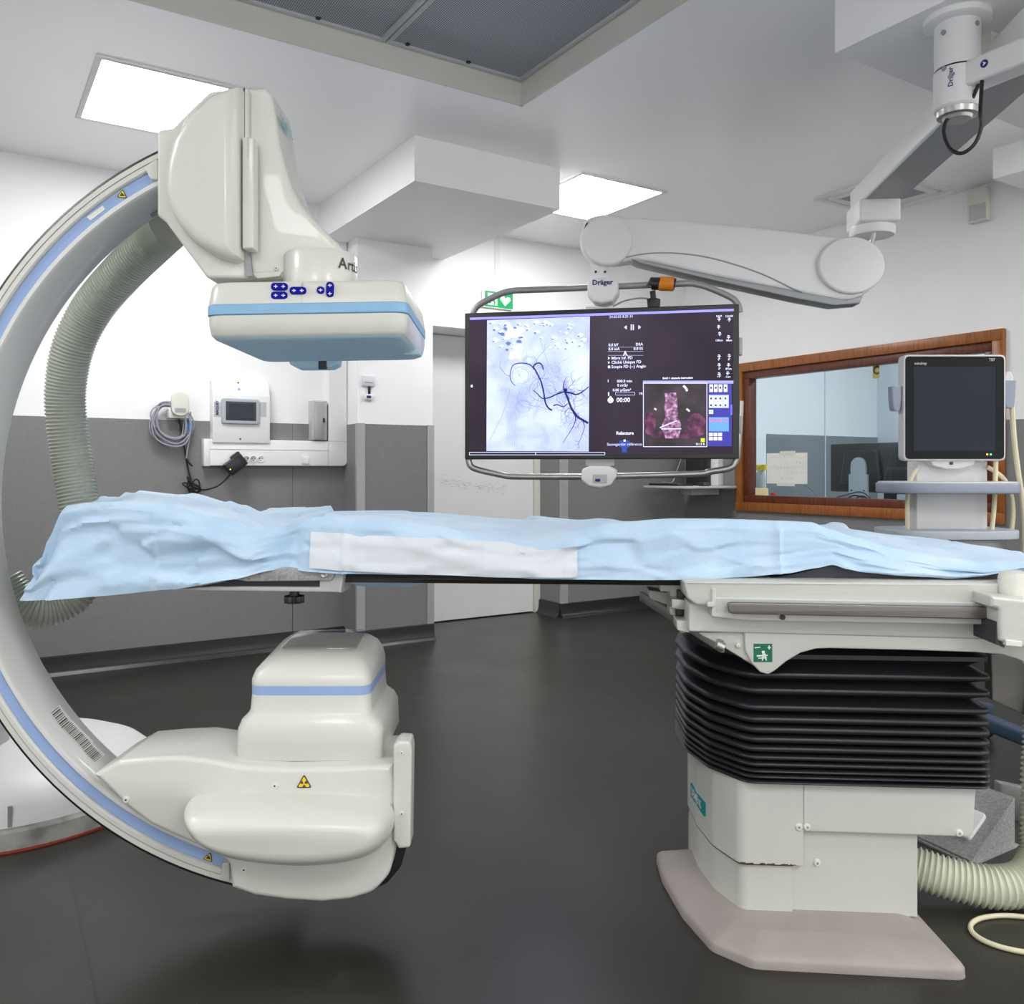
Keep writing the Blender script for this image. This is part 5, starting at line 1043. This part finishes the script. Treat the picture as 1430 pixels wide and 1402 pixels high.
# left end mechanism
for pts, d0, d1, m in (([(922,812),(958,812),(958,884),(950,884),(946,862),(936,858),(936,826),(922,826)], .02, .10, 'tablewhite'), ([(946,824),(957,824),(957,836),(946,836)], .0, .04, 'blackpl'), ([(944,850),(956,850),(956,860),(944,860)], .0, .04, 'blackpl'), ([(938,836),(960,838),(960,852),(938,850)], -.02, .05, 'steel'), ([(906,824),(936,828),(936,846),(908,836)], .16, .24, 'offwhite'), ([(945,866),(963,868),(963,884),(946,880)], -.06, .02, 'tablewhite')):
    obj('end_bracket', MB().slab(FTZ, fil(tps(pts, d0), .003), d0, d1, .002, .002), M[m], tab)
pA, pB = P(1010, 904, 1.985), P(895, 832, 2.42); t_ = (pB-pA).normalized(); sd_ = t_.cross(Vector((0,0,1))).normalized(); up_ = sd_.cross(t_)
obj('cross_rail', MB().box(Fr(pA, t_, sd_, up_), 0, (pB-pA).length, -.006, .006, -.014, .014, .004), M['steel'], tab)
obj('rail_knob', MB().tube([P(1000,899,1.97), P(1010,904,1.97)], .011, 12), M['steel'], tab)
# control module at the right
cm = obj('control_module', MB().slab(FTZ, fil(tps([(1384,832,.004),(1480,842,.004),(1480,905,.01),(1425,905,.006),(1396,895,.006),(1395,851,.003),(1384,848,.003)], -.20), .006), -.20, .05, .008, .006), M['tablewhite'], tab)
s_, z_ = tp(1424, 835, -.15); obj('module_knob', MB().lathe(Fr(FTZ((s_+.005, z_-.01, -.12)), TT, TN, (0,0,1)), [(.034, 0), (.034, .05), (.03, .062), (.01, .066)], 28), M['offwhite'], tab)
obj('module_side', MB().slab(FTZ, tps([(1391,868),(1396,868),(1396,899),(1403,900),(1403,905),(1391,900)], -.19), -.19, -.02), M['ink'], tab)
obj('module_foot', MB().slab(FTZ, fil(tps([(1405,893),(1428,896),(1428,904),(1405,902)], -.205), .002), -.205, -.15, .002), M['offwhite'], tab)
# table top and mattress
dT0, dT1 = -.02, .43
obj('tabletop', MB().loft([[FT((s, d, z)) for d, z in ((dT0+.01,.822), (dT0,.832), (dT0+.004,.846), (dT1-.004,.846), (dT1,.832), (dT1-.01,.822))] for s in (-1.86, -1.84, .95)]), M['carbon'], tab)
obj('mattress', MB().box(FT, -1.78, .28, dT0+.06, dT1-.05, .847, .868, .008, 2), M['mattress'], tab)
obj('foot_pad', MB().slab(FTZ, fil(tps([(1040,812),(1100,803),(1160,789),(1180,791),(1260,800),(1330,800),(1400,792),(1480,786),(1480,816)], -.035), .003), -.035, .06, .003), M['mattress'], tab)
# side rail adapter at the head end
adp = tps([(236,823),(330,806),(395,795),(481,797),(477,828),(240,826)], -.05)
fr_ = obj('head_rail_plate', MB().slab(FTZ, fil(tps([(232,824),(470,827,.004),(476,828,.003),(480,800,.003),(446,798,.002),(446,820,.004),(300,819,.004),(275,820)], -.045), .002), -.045, -.02, .003), M['lightgrey'], tab)
obj('rail_slot', MB().slab(FTZ, tps([(262,822),(340,808),(447,806),(447,822)], -.03), -.03, -.015), M['ink'], tab)
obj('head_rail_bar', MB().slab(FTZ, fil(tps([(320,808),(350,800),(395,793),(462,795,.008),(468,803,.008),(462,811,.008),(345,812)], -.055), .002), -.055, -.03, .003), M['worn'], tab)
s_, z_ = tp(452.5, 803, -.055); obj('rail_bolt', MB().lathe(Fr(FTZ((s_, z_, -.055)), TT, (0,0,1), -TN), [(.008, -.002), (.008, .002), (.006, .003), (.003, .001), (.0001, .001)], 16), M['steel'], tab)
obj('rail_end_block', MB().slab(FTZ, fil(tps([(446,797),(482,798),(478,828),(446,826)], -.02), .003), -.02, .06, .003), M['lightgrey'], tab)
s_, z_ = tp(411, 834, -.0); kb = Fr(FTZ((s_, tp(411,842,0)[1], 0)), TT, TN, (0,0,1))
n_ = 10; kp = [(.023*(1 + .12*math.cos(n_*k*2*math.pi/60))*math.cos(k*2*math.pi/60), .023*(1 + .12*math.cos(n_*k*2*math.pi/60))*math.sin(k*2*math.pi/60)) for k in range(60)]
obj('clamp_knob', MB().slab(kb, kp, 0, .019, .003, .003), M['blackpl'], tab, 50); obj('knob_stem', MB().lathe(kb, [(.012, .018), (.012, .035)], 14), M['blackpl'], tab)
# brace seen right of the bellows
obj('rear_apron', MB().slab(FTZ, fil(tps([(1384,914),(1400,912),(1520,955),(1520,1035),(1440,1003),(1386,978)], .30), .004), .30, .34, .004), mat('taupe_cover', (.17,.16,.15), .5), tab)

# ================================================================== DRAPE
SIL = [(40,712),(85,703),(130,697),(180,693),(265,693),(330,702),(385,710),(430,715),(480,716),(600,717),(750,722),(820,728),(900,732),(1000,734),(1100,738),(1150,735),(1250,748),(1330,760),(1400,772),(1500,790)]
FOLD = [(56,775),(66,745),(84,706),(110,702),(160,700),(230,705),(300,722),(345,740),(385,736),(430,722),(520,724),(600,733),(660,746),(720,756),(760,753),(800,741),(850,730),(940,724),(1000,724),(1100,727),(1140,729),(1165,738),(1200,749),(1260,766),(1320,777),(1380,784),(1430,784),(1500,784)]
BOT = [(58,839),(150,832),(240,823),(330,808),(375,797),(395,794.5),(430,798),(480,801),(600,804),(800,809),(940,810),(1040,807),(1100,801),(1140,793),(1161,788),(1180,794),(1210,800),(1260,804),(1330,808),(1370,805),(1400,799),(1430,792),(1500,780)]
def ynear(X): return TO.y - (X-TO.x)*math.tan(TH) - .062
def facet(x, y, s, jit=.9):                          # distance between the two nearest cell centres: flat facets with sharp creases
    best = [9., 9.]; cx_, cy_ = math.floor(x), math.floor(y); hh = [0., 0.]
    for ix in (-1, 0, 1):
        for iy in (-1, 0, 1):
            r_ = random.Random((cx_+ix)*7919 + (cy_+iy)*104729 + s*31); px, py, h, gx, gy = cx_+ix+.5+(r_.random()-.5)*jit, cy_+iy+.5+(r_.random()-.5)*jit, r_.random()-.5, r_.uniform(-1,1), r_.uniform(-1,1)
            d = math.hypot(x-px, y-py); w_ = math.exp(-26*d*d)
            hh[0] += w_*(h*.5 + gx*(x-px) + gy*(y-py)); hh[1] += w_
    return hh[0]/hh[1]
def creaser(u_, v_, s):
    c = noise.noise(Vector((u_*2.2, v_*2.4, s+3)))
    return facet(u_*4.2 + v_*.8, v_*4.5 - u_*.5, int(s))*.034 + facet(u_*8.0, v_*8.0 + u_*2, int(s)+5)*.014 + c*.008
XL, XR, NC = -1.165, 1.30, 330
grid = []; NR = (7, 26, 7, 20)
for i in range(NC+1):
    X = XL + (XR-XL)*i/NC; yn = ynear(X); yf = yn + .54
    pxn = CX + X*F/yn; pxf = CX + X*F/yf; e = max(0, 1 - (X-XL)/.16); er = max(0, (X-1.0)/.4)
    zbn = H - (interp(BOT, pxn)-CY)/F*yn; zfo = H - (interp(FOLD, pxn)-CY)/F*(yn+.035); zsi = H - (interp(SIL, pxf)-CY)/F*(yf-.06)
    zbf = .80 - .056*math.exp(-((pxf-540)/75)**4) - .05*e
    key_ = [Vector((X, yf, zbf)), Vector((X, yf-.015, zsi-.04)), Vector((X, yf-.06, zsi)), Vector((X, yn+.10, (zsi*.35+zfo*.65) - .006)), Vector((X, yn+.035, zfo)), Vector((X, yn+.012, zfo-.02)), Vector((X, yn, zbn))]
    row = []
    segs = ((0,1,4), (1,2,4), (2,3,22), (3,4,6), (4,5,4), (5,6,22))
    for a, b_, n_ in segs:
        for k in range(n_): row.append(key_[a].lerp(key_[b_], k/n_))
    row.append(key_[6]); m_ = len(row)
    for j, p in enumerate(row):
        v_ = j/m_; amp = 1.0
        flat = 1.3 if X < -.52 else (.42 if X < .12 else (.55 if X < .8 else .7))
        d_ = creaser(X, v_*1.3, 2.0)*flat
        if j >= 34:                                   # near side: displace towards the viewer
            f_ = min(1, (j-34)/5); p.y -= max(-.012, d_)*f_*.9; p.z += 0
            # long fold lines of the packed drape
            for fx, ww, am in ((-.875, .004, .006), (-.40, .004, .007), (-.07, .003, .004), (.62, .006, .008)): p.y -= am*math.exp(-((X-fx)/ww)**2)*f_
            if j == m_-1 or True:
                q_ = (j-34)/(m_-35); p.x -= .035*e*q_*q_; p.y += -.018*math.sin(X*9.0)*q_*q_*(.6 if X < .0 else .35)
        else:
            p.z += d_*.9*min(1, j/6)*min(1, (34-j)/6) * (1.0 if X < -.3 else .8)
            if 8 <= j < 34: p.z += .010*math.exp(-((X-.16-.8*v_)/.05)**2)
        # tucked hollow beside the head bulge
        p.y += .03*math.exp(-((X+.545)/.035)**2)*max(0, min(1, (j-34)/8))
        if X > .7: p.y -= 0
        p.x += 0
    grid.append(row)
# end flap at the head end
r0 = grid[0]; flap = []
for k in (1.0, .66, .33):
    flap.append([Vector((p.x - .012*math.sin(math.pi*k) , p.y, p.z - (p.z-.80)*(k**1.5)*.7*math.sin(math.pi*j/(len(r0)-1)))) for j, p in enumerate(r0)])
dr = obj('surgical_drape', MB().sheet(flap + grid), M['drape'], None, 75, 'pale blue crumpled surgical drape covering the table top', 'drape')
# white adhesive strip along the near side
sg = []
for i in range(161):
    px = 433 + (806-433)*i/160; X = (px-CX)/F*ynear((px-CX)/F*2.0); k = (X-XL)/(XR-XL)*NC; k0 = int(k); fr = k-k0
    yt = interp([(433,743.5),(480,745),(505,750),(515,748),(600,751),(700,757),(735,764),(760,769),(780,766),(806,764)], px); yb = interp([(433,793),(480,797),(600,802),(700,806),(806,806)], px)
    rowp = [grid[k0][j].lerp(grid[k0+1][j], fr) for j in range(34, len(grid[0]))]; yn = rowp[-1].y
    zt_, zb_ = H-(yt-CY)/F*yn, H-(yb-CY)/F*yn; rr_ = []
    for q in range(11):
        z = zt_ + (zb_-zt_)*q/10
        for a, b_ in zip(rowp, rowp[1:]):
            if min(a.z, b_.z) <= z <= max(a.z, b_.z): yy = a.y + (b_.y-a.y)*((z-a.z)/((b_.z-a.z) or 1e-6)); break
        else: yy = yn
        rr_.append(Vector((X, yy-.006-.002*math.exp(-((px-502)/6)**2), z)))
    sg.append(rr_)
tag(obj('adhesive_strip', MB().sheet(sg), M['strip'], dr, 75), 'white adhesive strip')

# ================================================================== FLOOR THINGS AT THE RIGHT
obj('floor_hose', hose([Vector(p) for p in ((.955,2.26,.10), (1.03,2.23,.078), (1.12,2.19,.062), (1.21,2.165,.056), (1.29,2.175,.066), (1.345,2.205,.11), (1.37,2.235,.19), (1.385,2.26,.30), (1.41,2.285,.45), (1.43,2.30,.60), (1.44,2.31,.73))], .049, .0135, .0042, 22), M['hose2'], None, 60, 'pale green ribbed hose lying on the floor behind the table pedestal', 'hose')
obj('floor_cable', MB().tube(spl([Vector((1.205+.118*math.cos(t), 2.04+.083*math.sin(t), .006)) for t in [math.radians(k) for k in range(40, 330, 20)]] + [Vector((1.40,1.93,.006)), Vector((1.6,1.9,.006))], 5), .0062, 8), M['cable'], None, 60, 'cream cable curled on the floor at the lower right', 'cable')
FRr, RB = Vector((1.275, 2.405, 0)), Vector((1.4656, 2.526, 0)); fl_ = Vector((-.143, .33, 0)); hz = .142
ped = thing('foot_switch', 'grey metal wedge shaped foot switch behind the table pedestal', 'foot switch', FRr + (RB-FRr)/2 + fl_/2)
A_, B_, C_, D_ = FRr, RB, RB+fl_, FRr+fl_; Z = Vector((0,0,1)); dd = (RB-FRr)
obj('base_plate', MB().add([p + Z*z for z in (0, .006) for p in (A_-dd*.04-fl_*.02, B_+dd*.05-fl_*.02, C_+dd*.05, D_-dd*.04)], [(0,1,2,3), (4,5,6,7), (0,1,5,4), (1,2,6,5), (2,3,7,6), (3,0,4,7)]), M['worn'], ped)
obj('wedge_body', MB().add([A_+Z*.006, B_+Z*.006, C_+Z*.006, D_+Z*.006, A_+Z*.012, B_+Z*hz, C_+Z*hz, D_+Z*.012], [(0,1,2,3), (4,5,6,7), (0,1,5,4), (1,2,6,5), (2,3,7,6), (3,0,4,7)]), M['worn'], ped, 20)
fu = (dd + Z*(hz-.012)); FW = Fr(A_+Z*.012, fl_.normalized(), fu.normalized(), fl_.normalized().cross(fu.normalized()) if fl_.cross(fu).z > 0 else fu.normalized().cross(fl_.normalized())); LW, LU = fl_.length, fu.length
for k in range(2):
    pd = obj('pedal', MB().slab(FW, fil([(LW*(.10+.45*k), LU*.22), (LW*(.42+.45*k), LU*.22), (LW*(.42+.45*k), LU*.62), (LW*(.10+.45*k), LU*.62)], .012), 0, .010, 0, .003), M['white'], ped)
    obj('pedal_pin', MB().lathe(Fr(FW((LW*(.26+.45*k), LU*.5, .009)), FW.x, FW.y, FW.z), [(.012, 0), (.012, .004), (.001, .005)], 14), M['ink'], pd)

# ================================================================== ULTRASOUND CART
YU = 3.2
us = thing('ultrasound_cart', 'white ultrasound cart with a dark portrait touch screen', 'ultrasound cart', (P(1330, 700, YU).x, YU+.12, 0))
def ux(pts, Y=YU): return xz(pts, Y)
def urect(x0, y0, x1, y1, r, Y0, Y1, r0, m, name, parent=us): return obj(name, MB().slab(XZ, fil(ux([(x0,y0),(x1,y0),(x1,y1),(x0,y1)], Y0), r), Y0, Y1, r0, r0), M[m], parent)
urect(1262, 495, 1405, 643.5, .02, YU, YU+.05, .006, 'uswhite', 'screen_shell')
bz = urect(1264.5, 497.5, 1402.5, 641, .016, YU-.002, YU+.01, .001, 'glassblack', 'screen_glass')
urect(1276, 512, 1390, 629.5, .0, YU-.003, YU, 0, 'screenoff', 'display_area', bz)
c = P(1277, 507.5, YU-.004); text('lettering', 'mindray', c, (1,0,0), (0,0,1), .014, M['lightgrey'], bz, 'LEFT', .0003)
c = P(1381, 502.5, YU-.004); text('lettering', 'TE7', c, (1,0,0), (0,0,1), .014, M['lightgrey'], bz, 'LEFT', .0003)
for x, m in ((1378.5,'ledamber'), (1383.5,'ledgreen')): obj('status_light', MB().lathe(Fr(P(x, 634.5, YU-.002), (1,0,0), (0,0,1), (0,-1,0)), [(.0035,-.002), (.0035,.001), (.001,.0015)], 10), M[m], bz)
obj('screen_neck', MB().slab(XZ, fil(ux([(1296,640),(1363,640),(1358,650),(1340,655),(1320,655),(1302,650)], YU+.02), .004), YU+.015, YU+.07, .004), M['uswhite'], us)
obj('neck_lock', MB().slab(XZ, ux([(1326,645),(1331,645),(1331,649),(1326,649)], YU+.014), YU+.0135, YU+.02), M['ink'], us)
urect(1280, 644, 1379, 742, .004, YU+.06, YU+.14, .004, 'uswhite', 'column_cover')
obj('column', MB().box(ID, P(1290,0,YU).x, P(1368,0,YU).x, YU+.07, YU+.18, .18, .88, .01), M['uswhite'], us)
def oval(px0, px1, py0, py1, Y0, Y1, name, m, rz=.012):
    x0, x1 = P(px0, 0, YU).x, P(px1, 0, YU).x; z1 = H-(py0-CY)/F*YU; z0 = H-(py1-CY)/F*YU; cx_, cy_ = (x0+x1)/2, (Y0+Y1)/2; n_ = 40
    pts = [(cx_ + (x1-x0)/2*math.copysign(abs(math.cos(k*2*math.pi/n_))**.6, math.cos(k*2*math.pi/n_)), cy_ + (Y1-Y0)/2*math.copysign(abs(math.sin(k*2*math.pi/n_))**.6, math.sin(k*2*math.pi/n_))) for k in range(n_)]
    return obj(name, MB().slab(ID, pts, z0, z1, rz*.6, rz*.6), M[m], us, 50)
oval(1242, 1423, 674, 689, YU-.10, YU+.22, 'handle_shelf', 'ushandle'); oval(1245, 1420, 672.5, 678, YU-.095, YU+.215, 'shelf_tray', 'uswhite', .006)
oval(1243, 1425, 740, 752, YU-.08, YU+.24, 'lower_tray', 'bezelgrey', .006)
oval(1262, 1406, 752, 790, YU-.04, YU+.2, 'tray_support', 'armgrey', .01)
def holder(px0, px1, py0, py1, name, m): return obj(name, MB().loft([[Vector((p[0], p[1], H-(y-CY)/F*YU)) for p in rbox(P(px0,0,YU).x+e, P(px1,0,YU).x-e, YU+.01, YU+.05, .008)] for y, e in ((py0,0), ((py0+py1)/2,.001), (py1-3,.005), (py1,.010))]), M[m], us, 50)
holder(1404, 1422, 531, 569, 'probe_cup', 'ushandle'); holder(1247, 1262, 539, 573, 'probe_cup', 'ushandle')
pr = thing('ultrasound_probe', 'white ultrasound probe in the right hand cup of the cart', 'ultrasound probe', P(1413, 560, YU+.03))
obj('probe_head', MB().loft([[Vector((p[0], p[1], H-(y-CY)/F*YU)) for p in rbox(P(x0,0,YU).x, P(x1,0,YU).x, YU+.018, YU+.042, .008)] for y, x0, x1 in ((560,1409,1418), (532,1407,1419.5), (526,1406,1420.5), (520,1408,1418), (518,1410,1416))]), M['uswhite'], pr, 50)
obj('probe_cable', MB().tube(spl([P(x, y, YU+.03) for x, y in ((1413.5,562),(1414,580),(1417,620),(1422,660),(1428,700),(1431,740),(1428,800),(1420,880),(1405,900))], 8), .0095, 8), M['cable'], pr)
for k, pts in enumerate(([(1391,640),(1390,670),(1388,710),(1385,742)], [(1378,652),(1392,660),(1405,673),(1413,695),(1415,720),(1412,745)], [(1281,655),(1273,668),(1268,690),(1267,715),(1268,742)])):
    obj('cart_cable', MB().tube(spl([P(x, y, YU+(.02 if k == 0 else .055)) for x, y in pts], 8), .0085, 8), M['cable'], us, 60)
# base of the cart: splayed blue legs on castors
cxu = P(1330, 0, YU).x
obj('base_hub', MB().lathe(Fr((cxu, YU+.12, 0), (1,0,0), (0,1,0), (0,0,1)), [(.10, .10), (.13, .12), (.13, .18), (.08, .22), (.02, .22)], 28), M['legblue'], us)
for dx, dy in ((.30,-.34), (.32,.24), (-.32,-.26), (-.30,.26)):
    p0, p1 = Vector((cxu, YU+.12, .205)), Vector((cxu+dx, YU+.12+dy, .115)); t_ = (p1-p0).normalized(); sd_ = t_.cross(Z).normalized(); u2 = sd_.cross(t_)
    obj('base_leg', MB().box(Fr(p0, t_, sd_, u2), 0, (p1-p0).length, -.035, .035, -.025, .025, .012, 3), M['legblue'], us)
    cst = obj('castor', MB().lathe(Fr(p1 + Vector((-.014,0,-.065)), (0,1,0), (0,0,1), (1,0,0)), [(.02,0), (.045,.002), (.05,.006), (.05,.022), (.045,.026), (.02,.028)], 24), M['black'], us)
    obj('castor_fork', MB().box(Fr(p1, (1,0,0), (0,1,0), (0,0,1)), -.02, .02, -.02, .02, -.05, .0, .004), M['armgrey'], cst)
q0, q1 = P(1392, 1092, 2.75), P(1450, 1104, 2.70)
obj('floor_rail', MB().box(Fr((q0.x, q0.y, 0), (q1-q0).normalized(), (0,1,0), (0,0,1)), 0, .6, -.02, .02, 0.0, .11, .006), M['steel'], None, 38, 'low steel bar standing on the floor between the foot switch and the cart', 'metal bar')

# floor seam strip
pa_, pb_2 = P(88, 1172, H*F/(1172-CY)), P(137, 1402, H*F/(1402-CY)); dsm = (pb_2-pa_); pe = pa_ + dsm*1.6; nsm = Vector((-dsm.y, dsm.x, 0)).normalized()*.003
fl_o = bpy.data.objects['floor']
obj('weld_seam', MB().add([Vector((p.x, p.y, z)) + n_ for z in (-.002, .0008) for p, n_ in ((pa_, nsm), (pa_, -nsm), (pe, -nsm), (pe, nsm))], [(0,1,2,3), (4,5,6,7), (0,1,5,4), (1,2,6,5), (2,3,7,6), (3,0,4,7)]), M['skirt'], fl_o)

rng = random.Random(77); mk = MB()
for k in range(70):                                  # chalky smear on the vinyl in front of the foot plate
    px, py = 1230 + rng.gauss(0, 13), 1379 + rng.gauss(0, 4); q = P(px, py, H*F/(py-CY)); L = rng.uniform(.002, .012); a = rng.uniform(-.5, .5); w_ = rng.uniform(.0005, .0015)
    t_ = Vector((math.cos(a), math.sin(a), 0)); n_ = Vector((-t_.y, t_.x, 0)); c = Vector((q.x, q.y, .0006)); mk.add([c, c+t_*L, c+t_*L+n_*w_, c+n_*w_], [(0,1,2,3)])
tag(obj('chalk_smear', mk, mat('chalk_smear', (.11,.11,.105), .8), fl_o, 0), 'pale smear', kind='stuff')
